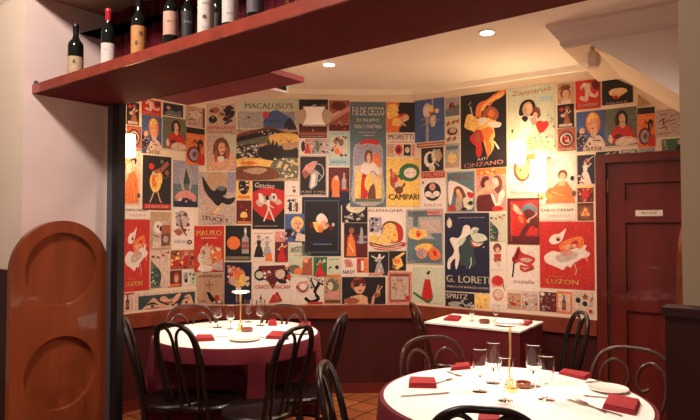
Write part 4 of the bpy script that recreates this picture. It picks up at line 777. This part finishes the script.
bottle(138.5, .038, .335, 'bottle wrapped low in an amber label, third from the shelf end', lm('amber',(.55,.26,.08)), (.0,.52), blkcap, .10, deco=[('e',.01,.4,.008,.012),('e',-.012,.25,.007,.014)])
bottle(170.5, .036, .335, 'dark bottle with a pink label band', lm('pink',(.62,.36,.27)), (.22,.56), blkcap, .10, deco=[('t','BAROLO',0,.4,.034,.008)])
bottle(187.5, .036, .335, 'dark bottle with faint silver script, right of the pink banded one', lm('black',(.02,.018,.02)), (.10,.60), blkcap, .17, deco=[('t','Siciliano',0,.42,.04,.012)])
bpy.data.objects['label_print.004' if 'label_print.004' in bpy.data.objects else 'label_print'].data.materials[0] = mat('silver_ink', (.4,.38,.38), .4)
bottle(205.5, .037, .335, 'dark bottle with a tall white label with a round crest, lettered CUVEE', lm('chalk',(.70,.62,.56)), (.06,.64), blkcap, .10, deco=[('t','CUVEE',0,.47,.036,.010),('e',-.006,.30,.010,.010),('t','ROUGE',0,.15,.03,.004)])
bottle(230, .036, .335, 'dark bottle with a plain pale label, third from the copper holder', lm('bone',(.66,.60,.56)), (.14,.60), blkcap, .11, deco=[('t','BIANCO',0,.25,.034,.005)])
bottle(255, .037, .335, 'dark bottle with a slate grey label, next to the copper holder', lm('slate',(.12,.10,.12)), (.18,.62), blkcap, .12, deco=[('t','DOC',0,.3,.02,.006)])
bottle(218, .036, .335, 'dark unlabelled looking bottle behind the two pale labels', lm('shadow',(.03,.02,.02)), (.2,.5), blkcap, .22)
s = on_line(298, 10, P2(0,.10), P2(1,.10))[0]; q = P2(s, .10)
t = empty('wire_bottle_holder', 'curled copper wire bottle holder on the shelf beyond the last bottle', 'bottle holder', (q[0], q[1], ZS1))
copm = mat('copper_wire', (.70,.30,.14), .25, metal=1)
for k in range(4):
    bm = bmesh.new(); a = k*math.pi/2+.5
    pts = [Vector(((.035+.02*math.cos(ph))*math.cos(a+ph*.15), (.035+.02*math.cos(ph))*math.sin(a+ph*.15), .028+.024*math.sin(ph))) for ph in [i*.35 for i in range(19)]]
    tube(bm, pts, .0035, 6); link('wire_curl', bm, copm, t, True)
for z in (.006, .10, .2):
    bm = bmesh.new(); tube(bm, [Vector((.04*math.cos(i*math.pi/12), .04*math.sin(i*math.pi/12), z)) for i in range(24)], .0035, 6, True); link('wire_ring', bm, copm, t, True)
bm = bmesh.new()
for k in range(4): tube(bm, [Vector((.04*math.cos(k*math.pi/2), .04*math.sin(k*math.pi/2), .006)), Vector((.04*math.cos(k*math.pi/2), .04*math.sin(k*math.pi/2), .2))], .003, 6)
link('wire_uprights', bm, copm, t)

# ---------------------------------------------------------------- chairs
def make_chair(style, m):
    H = .93 if style == 1 else .885
    t = bpy.data.objects.new('bentwood_chair', None); COL.objects.link(t); t.empty_display_size = .1
    sh = .455
    bm = bmesh.new(); lathe(bm, [(0,sh-.012),(.165,sh-.012),(.165,sh-.03),(.185,sh-.032),(.198,sh-.022),(.198,sh-.006),(.188,sh+.004),(.168,sh+.002),(.160,sh-.004),(0,sh-.002)], 36); link('seat', bm, m, t, True)
    def by(z): return -.165-.115*max(0, (z-sh))/(H-sh)
    hw = .175 if style == 1 else .185
    half = [(.155,0,sh-.45,-.215),(.158,0,.22,-.19),(.160,0,sh,-.172)]
    def B(x, z): return (x, by(z)-.012*(1-abs(x)/.2), z)
    up = [B(hw*.92, sh+.10), B(hw, sh+(H-sh)*.5), B(hw*.98, sh+(H-sh)*.72), B(hw*.80, sh+(H-sh)*.90), B(hw*.45, sh+(H-sh)*.985)]
    pts = [B(.165, sh-.03)]+up+[B(0, H)]+[(-p[0], p[1], p[2]) for p in up[::-1]]+[B(-.165, sh-.03)]
    bm = bmesh.new(); tube(bm, smoothpath(pts, 6), .0118 if style == 1 else .0105, 10); link('back_hoop', bm, m, t, True)
    if style == 1:
        for s in (-1, 1):
            q = [B(s*.035, sh-.02), B(s*.018, sh+.16), B(s*.012, sh+(H-sh)*.6), B(s*.022, sh+(H-sh)*.86), B(s*.075, sh+(H-sh)*.958), B(s*.132, sh+(H-sh)*.85), B(s*.145, sh+(H-sh)*.6), B(s*.12, sh+.14), B(s*.10, sh-.02)]
            bm = bmesh.new(); tube(bm, smoothpath(q, 6), .0092, 8); link('back_loop', bm, m, t, True)
    else:
        for s in (-1, 1):
            q = [B(s*.085, sh-.02), B(s*.115, sh+.12), B(s*.145, sh+.24), B(s*.135, sh+.33), B(s*.085, sh+.372), B(s*.035, sh+.345), B(s*.018, sh+.29), B(s*.040, sh+.245), B(s*.075, sh+.255)]
            bm = bmesh.new(); tube(bm, smoothpath(q, 6), .0085, 8); link('back_scroll', bm, m, t, True)
    for sx in (-1, 1):
        bm = bmesh.new(); tube(bm, smoothpath([(sx*.13, .115, sh-.025), (sx*.15, .14, .25), (sx*.175, .185, 0)], 5), .0155, 8, r2=.012); link('leg', bm, m, t, True)
        bm = bmesh.new(); tube(bm, smoothpath([(sx*.165, by(sh)-.0, sh-.03), (sx*.165, -.175, .25), (sx*.175, -.235, 0)], 5), .0155, 8, r2=.012); link('leg', bm, m, t, True)
    bm = bmesh.new(); tube(bm, [Vector((.150*math.cos(i*math.pi/16), -.012+.150*math.sin(i*math.pi/16), .26)) for i in range(32)], .008, 8, True); link('leg_ring', bm, m, t, True)
    return t
ca = make_chair(1, chairm); cb_ = make_chair(2, chairm2)
first = {1: ca, 2: cb_}; used = set()
CH = []
def chair(style, x, y, fx, fy, lab):
    """x, y: seat centre; fx, fy: facing"""
    o = first[style] if style not in used else copy_tree(first[style]); used.add(style)
    o.location = (x, y, 0); o.rotation_euler = (0, 0, math.atan2(fy, fx)-math.pi/2)
    tag(o, lab, 'chair', 'bentwood chairs around the tables'); CH.append((x, y)); return o
def bychair(style, px, py, fx, fy, lab):
    H = .93 if style == 1 else .885
    L = math.hypot(fx, fy); fx /= L; fy /= L; p = on_z(px, py, H+.012)
    return chair(style, p.x+fx*.285, p.y+fy*.285, fx, fy, lab)
bychair(1, 172, 322, .52, .85, 'black looped bentwood chair at the near left of the left table, over the cloth')
bychair(1, 299, 325, -.86, .51, 'black double looped bentwood chair at the near right of the left round table')
bychair(1, 343, 313, -.98, .20, 'slim dark chair seen side on at the right of the left round table')
bychair(1, 323, 362, .97, -.12, 'dark bentwood chair leaning curve in the middle foreground, left of the near round table')
bychair(1, 124.5, 317, .95, .30, 'black bentwood chair seen side on at the far left beside the black post')
bychair(1, 484, 405, .20, .98, 'black looped chair back rising at the bottom edge in front of the near table')
bychair(2, 190, 304, .42, -.9, 'thin dark hoop chair behind the left table, left of its lamp')
bychair(2, 286, 304, -.36, -.93, 'thin dark hoop chair behind the left table, right of its lamp')
bychair(2, 413, 302, .93, .10, 'dark scroll backed chair at the left end of the small rectangular table')
bychair(2, 430, 335, .30, -.95, 'brown scroll backed chair behind the near round table, left of the wine glasses')
bychair(2, 634, 346, -.62, -.78, 'brown scroll backed chair at the right of the near round table before the door')
bychair(1, 582, 311, -.97, .05, 'slim dark chair seen side on at the right of the small rectangular table')

# ---------------------------------------------------------------- tables, cloths
TZ = .75
def round_table(cx, cy, R, lab1, lab2, lab3, topR):
    t = empty('round_table', lab1, 'table', (cx, cy, 0))
    bm = bmesh.new(); lathe(bm, [(0,TZ-.028),(R,TZ-.028),(R,TZ-.006),(0,TZ-.006)], 48); link('tabletop', bm, darkwood, t)
    bm = bmesh.new(); lathe(bm, [(0,.0),(.22,0),(.22,.02),(.06,.05),(.04,.10),(.04,TZ-.03),(0,TZ-.03)], 24); link('pedestal', bm, blackm, t, True)
    bm = bmesh.new(); n = 144; rings = []
    prof = [(R*.9,TZ-.002),(R+.004,TZ-.002),(R+.010,TZ-.012),(R+.014,.66),(R+.02,.56),(R+.03,.48),(R+.035,.38),(R+.045,.24)]
    c0 = bm.verts.new((cx, cy, TZ-.002))
    rr_ = random.Random(int(cx*100)); ph = [rr_.uniform(0, 6.28) for _ in range(3)]
    for r, z in prof:
        d = max(0, (TZ-.01-z))/.5; ring = []
        for k in range(n):
            a = 2*math.pi*k/n; w = .018*math.sin(13*a+ph[0])+.010*math.sin(21*a+ph[1])+.006*math.sin(34*a+ph[2])
            q = Vector((cx+(r+w*d)*math.cos(a), cy+(r+w*d)*math.sin(a)))
            if z < .60:
                for hx, hy in CH:
                    v = q-Vector((hx, hy))
                    if v.length < .225:   # the seat pushes the cloth back towards the column
                        tc_ = Vector((cx, cy))-Vector((hx, hy)); tcn = tc_.normalized()
                        al = v.dot(tcn); pe = v-tcn*al; nd = math.sqrt(max(0, .225**2-pe.length**2)); q = Vector((hx, hy))+pe+tcn*max(al, nd)
            ring.append(bm.verts.new((q.x, q.y, z)))
        rings.append(ring)
    for k in range(n): bm.faces.new([c0, rings[0][k], rings[0][(k+1)%n]])
    for a_, b_ in zip(rings, rings[1:]):
        for k in range(n): bm.faces.new([a_[k], b_[k], b_[(k+1)%n], a_[(k+1)%n]])
    tag(link('tablecloth', bm, clothr, None, True), lab2, 'tablecloth', 'burgundy under cloths')
    bm = bmesh.new(); lathe(bm, [(0,TZ-.0015),(topR,TZ-.0015),(topR+.003,TZ+.0005),(topR,TZ+.002),(topR*.9,TZ+.0025),(0,TZ+.0025)], 96, cx, cy)
    tag(link('white_topper', bm, clothw), lab3, 'tablecloth', 'white top cloths')
c1_ = on_z(520.5, 399, TZ); NT = Vector((.680, 2.51)); LT = Vector((-.765, 4.03))
round_table(NT.x, NT.y, .55, 'near round dining table under a burgundy cloth, right foreground', 'burgundy cloth hanging from the near round table', 'round white top cloth spread over the near table', .535)
round_table(LT.x, LT.y, .55, 'left round dining table under a burgundy cloth', 'burgundy cloth hanging from the left round table', 'round white top cloth spread over the left table', .54)
cs = [on_z(*c, TZ) for c in ((428.5,322.5),(515.5,331.5),(541,321.5),(455,313.5))]
ctr = sum((Vector((c.x, c.y)) for c in cs), Vector((0,0)))/4
ux = dr.copy(); vy = pnr.copy(); LX = .36; LY = .255
MT = Matrix(((ux.x, vy.x, 0, ctr.x), (ux.y, vy.y, 0, ctr.y), (0,0,1,0), (0,0,0,1)))
t = empty('rectangular_table', 'small rectangular dining table against the right poster wall', 'table', (ctr.x, ctr.y, 0), math.atan2(ux.y, ux.x))
bm = bmesh.new(); box(bm, -LX, LX, -LY, LY, TZ-.03, TZ-.006); link('tabletop', bm, darkwood, t)
bm = bmesh.new(); box(bm, -.2, .2, -.03, .03, 0, .03); box(bm, -.03, .03, -.18, .18, 0, .03); box(bm, -.03, .03, -.03, .03, .03, TZ-.03); link('pedestal', bm, blackm, t)
def rect_cloth(lx, ly, ztop, drop, m, name, lab, wav, grp):
    bm = bmesh.new(); N = 40; per = []
    for i in range(N): per.append((-lx+2*lx*i/N, -ly))
    for i in range(N): per.append((lx, -ly+2*ly*i/N))
    for i in range(N): per.append((lx-2*lx*i/N, ly))
    for i in range(N): per.append((-lx, ly-2*ly*i/N))
    n = len(per); rings = []
    for d in (0, .15, .5, 1):
        ring = []
        for k, (x, y) in enumerate(per):
            w = 1+d*wav*(.5+.5*math.sin(k*.42))/max(lx, ly)
            v = MT @ Vector((x*w, y*w, ztop-drop*d)); ring.append(bm.verts.new(v))
        rings.append(ring)
    bm.faces.new(rings[0])
    for a_, b_ in zip(rings, rings[1:]):
        for k in range(n): bm.faces.new([a_[k], b_[k], b_[(k+1)%n], a_[(k+1)%n]])
    return tag(link(name, bm, m), lab, 'tablecloth', grp)
rect_cloth(LX+.004, LY+.004, TZ-.003, .56, clothr, 'tablecloth', 'burgundy cloth hanging from the small rectangular table', .02, 'burgundy under cloths')
rect_cloth(LX+.010, LY+.010, TZ+.0015, .012, clothw, 'white_topper', 'rectangular white top cloth on the small table', .002, 'white top cloths')

# ---------------------------------------------------------------- table ware
ZT = TZ+.003
def tp(px, py): p = on_z(px, py, ZT); return p.x, p.y
def make_glass(h, r):
    t = bpy.data.objects.new('wine_glass', None); COL.objects.link(t)
    hb = h*.36
    out = [(r*.16,hb),(r*.50,hb+h*.03),(r*.78,hb+h*.08),(r*.88,hb+h*.16),(r*.92,hb+h*.34),(r*.96,h)]
    inn = [(x-.0018, z+.0015) for x, z in out[::-1]]; inn[-1] = (r*.14, hb+.003)
    bm = bmesh.new(); lathe(bm, out+[(r*.96-.0009,h+.001)]+inn+[(0,hb+.003)], 28); link('bowl', bm, glassm, t, True)
    bm = bmesh.new(); lathe(bm, [(0,.0045),(.004,.012),(.0032,hb*.5),(.0045,hb*.9),(.0055,hb),(0,hb)], 12); link('stem', bm, glassm, t, True)
    bm = bmesh.new(); lathe(bm, [(0,0),(r*.88,0),(r*.90,.0012),(r*.5,.003),(.004,.0045),(0,.0045)], 28); link('foot', bm, glassm, t, True)
    return t
g0 = make_glass(.185, .037); gu = []
def glass(px, py, lab, sc=1.0, grp='wine glasses on the tables'):
    o = g0 if not gu else copy_tree(g0); gu.append(1); x, y = tp(px, py); o.location = (x, y, ZT); o.scale = (sc,)*3
    return tag(o, lab, 'glass', grp)
glass(480, 391.5, 'wine glass at the left end of the near table glass cluster')
glass(493.5, 383, 'wine glass standing behind the leftmost one on the near table')
glass(505.5, 400.5, 'wine glass standing in front of the brass lamp on the near table', .96)
glass(533.5, 386, 'wine glass right of the round amber dish on the near table')
glass(546.5, 399.5, 'rightmost wine glass on the near table', .98)
glass(217.5, 327.5, 'leftmost wine glass on the left table')
glass(230.5, 329, 'wine glass just left of the lamp pole on the left table', .9)
glass(260.5, 325.5, 'wine glass right of the lamp on the left table')
glass(248.5, 322, 'wine glass at the back of the left table behind the lamp', .9)
glass(472, 321, 'short wine glass towards the left of the small table', .6)
glass(496, 321, 'glowing short glass at the back of the small table', .65)
def table_lamp(px, py, H, lab):
    x, y = tp(px, py); t = empty('table_lamp', lab, 'table lamp', (x, y, ZT), group='slim brass table lamps')
    bm = bmesh.new(); lathe(bm, [(0,0),(.032,0),(.032,.014),(.016,.018),(.016,.048),(.008,.054),(0,.054)], 28); link('lamp_base', bm, goldm, t, True)
    bm = bmesh.new(); tube(bm, [Vector((0,0,.05)), Vector((0,0,H-.012))], .005, 12); link('pole', bm, goldm, t, True)
    bm = bmesh.new(); lathe(bm, [(0,H),(.058,H-.001),(.062,H-.006),(.058,H-.012),(0,H-.012)], 32); hd = link('lamp_head', bm, whitem, t, True)
    bm = bmesh.new(); lathe(bm, [(0,H-.0125),(.046,H-.0125),(.046,H-.0145),(0,H-.0145)], 32); link('led_disc', bm, headg, hd)
    light('SPOT', 'lamp_glow', (x, y, ZT+H-.02), E_LAMP, WC2, .03, spot=165, blend=.6)
E_LAMP = 5.0
table_lamp(510.5, 391, .305, 'slim brass lamp with a flat white head in the middle of the near table')
table_lamp(240.5, 331, .275, 'slim brass lamp with a flat white head on the left table')
def dish(px, py, lab, r=.030):
    x, y = tp(px, py); bm = bmesh.new(); lathe(bm, [(0,0),(r*.8,0),(r,.006),(r,.024),(r*.86,.026),(r*.80,.012),(0,.008)], 28)
    for v in bm.verts: v.co.x += x; v.co.y += y; v.co.z += ZT
    me = link('candle_dish', bm, dishm, None, True); tag(me, lab, 'dish', 'amber dishes')
dish(523.5, 387.5, 'round amber dish beside the brass lamp on the near table', .034)
dish(247, 331.5, 'round amber dish beside the lamp on the left table', .042)
dish(484.5, 323, 'dark round dish in the middle of the small table', .04)
def napkin(corners, lab, th=.016):
    P = [on_z(*c, ZT) for c in corners]; bm = bmesh.new(); n = 6
    grid = {}
    for l in range(3):
        z0 = ZT+.0005+l*th/3; ins = .004*l
        c = sum(P, Vector())/4; Q = [p+(c-p).normalized()*ins for p in P]
        lo = [bm.verts.new((q.x, q.y, z0)) for q in Q]; hi = [bm.verts.new((q.x+(c-q).x*.015, q.y+(c-q).y*.015, z0+th/3*.92)) for q in Q]
        bm.faces.new(lo[::-1]); bm.faces.new(hi)
        for i in range(4): bm.faces.new([lo[i], lo[(i+1)%4], hi[(i+1)%4], hi[i]])
    bmesh.ops.bevel(bm, geom=bm.edges[:], offset=.0014, segments=1, affect='EDGES')
    tag(link('folded_napkin', bm, napm), lab, 'napkin', 'folded burgundy napkins')
napkin(((408.5,388),(437,388.5),(436,381.5),(409,380.5)), 'folded red napkin at the left of the near table beside a knife', .022)
napkin(((450,371),(471,369),(470,364.5),(455,365.5)), 'folded red napkin at the back left of the near table by the glasses', .016)
napkin(((558,374),(585,380.5),(593,376),(563,371)), 'folded red napkin at the back right of the near table', .016)
napkin(((602,409),(636,416),(641,404),(609,397.5)), 'folded red napkin nearest the right edge of the near table', .022)
napkin(((477,425),(501,425),(499,413),(479,413)), 'folded red napkin seen through the foreground chair back', .018)
napkin(((192,342),(215,341),(213,337),(197,337)), 'folded red napkin at the near left of the left table', .02)
napkin(((265,339),(289,340),(287,334),(272,333)), 'folded red napkin at the near right of the left table', .02)
napkin(((298,327.5),(311,328.5),(311,324),(300,323.5)), 'folded red napkin at the right edge of the left table', .02)
napkin(((268,326),(277,326),(276,322.5),(269,322.5)), 'small folded red napkin at the back of the left table', .03)
napkin(((443,320.5),(458,321.5),(462,317.5),(449,316.5)), 'folded dark red napkin at the left end of the small table', .016)
napkin(((517,325),(528,326),(533,322.5),(521,322)), 'folded dark red napkin at the right end of the small table', .016)
def cutl(kind, a, b, lab):
    A_, B_ = on_z(*a, ZT), on_z(*b, ZT); d = (B_-A_); L = d.length
    M_ = Matrix.Translation((A_.x, A_.y, ZT+.0008)) @ Matrix.Rotation(math.atan2(d.y, d.x), 4, 'Z')
    bm = bmesh.new()
    if kind == 'knife':
        prism(bm, [(0,-.005),(L*.42,-.004),(L*.42,.004),(0,.005)], 0, .004)
        prism(bm, [(L*.42,-.004),(L*.5,-.008),(L*.9,-.008),(L,.002),(L*.9,.006),(L*.42,.004)], .001, .0028)
    else:
        prism(bm, [(0,-.006),(L*.6,-.003),(L*.6,.003),(0,.006)], 0, .003)
        prism(bm, [(L*.6,-.003),(L*.68,-.011),(L*.76,-.012),(L*.76,.012),(L*.68,.011),(L*.6,.003)], .001, .003)
        for k in range(4): y_ = -.0105+k*.007; prism(bm, [(L*.76,y_-.0014),(L,y_-.001),(L,y_+.001),(L*.76,y_+.0014)], .001, .003)
    for v in bm.verts: v.co = M_ @ v.co
    tag(link('table_'+kind, bm, metalm), lab, kind, 'cutlery on the tables')
cutl('knife', (401,397), (451,393), 'steel knife in front of the left napkin on the near table')
cutl('fork', (436,384), (453,379), 'steel fork tip pointing right from the left napkin on the near table')
cutl('fork', (447,372), (461,377), 'steel fork by the back left napkin on the near table')
cutl('fork', (622,416.5), (567,400), 'steel fork left of the right napkin on the near table')
cutl('fork', (606,413.5), (577,400), 'second steel fork beside the right napkin on the near table')
cutl('knife', (607,398.5), (583,396), 'steel knife behind the right napkin on the near table')
cutl('knife', (600,381.5), (585,383), 'steel knife by the back right napkin on the near table')
cutl('fork', (264,338), (253,335.5), 'steel fork left of the near right napkin on the left table')
cutl('knife', (233,336), (214,337.5), 'steel knife near the front left napkin on the left table')
def plate(px, py, r, lab):
    x, y = tp(px, py); bm = bmesh.new(); lathe(bm, [(0,0),(r*.6,0),(r,.012),(r*.98,.014),(r*.62,.005),(0,.004)], 40)
    for v in bm.verts: v.co.x += x; v.co.y += y; v.co.z += ZT
    tag(link('side_plate', bm, platem, None, True), lab, 'plate', 'white side plates')
plate(608, 390.5, .085, 'white side plate behind the right napkin on the near table')
plate(245, 340, .10, 'white side plate at the front of the left table')
plate(301, 333.5, .07, 'white side plate at the right of the left table')
plate(504, 325.5, .075, 'white side plate at the front of the small table')

# ---------------------------------------------------------------- camera, light of the front room, world
cam = bpy.data.cameras.new('camera'); co = bpy.data.objects.new('camera', cam); COL.objects.link(co)
cam.sensor_width = 36; cam.lens = F/700*36; co.location = CAM; co.rotation_euler = (math.pi/2+TH, 0, 0); cam.clip_start = .05
bpy.context.scene.camera = co
q_ = P2(1.35, -1.35)
light('POINT', 'front_room_light', (q_[0], q_[1], 3.55), 240, (1,.82,.72), .16)
l = light('POINT', 'front_room_fill', (.1, -.5, 1.88), 17, (1,.80,.66), .25)  # unseen fill light, added to brighten the stair face through the opening
w = bpy.data.worlds.new('world'); bpy.context.scene.world = w; w.use_nodes = True
w.node_tree.nodes['Background'].inputs['Color'].default_value = (1,.66,.52,1); w.node_tree.nodes['Background'].inputs['Strength'].default_value = .13
vs_ = bpy.context.scene.view_settings; vs_.view_transform = 'Standard'; vs_.look = 'None'; vs_.gamma = 1; vs_.exposure = 0.12
try: vs_.use_curve_mapping = False
except Exception: pass
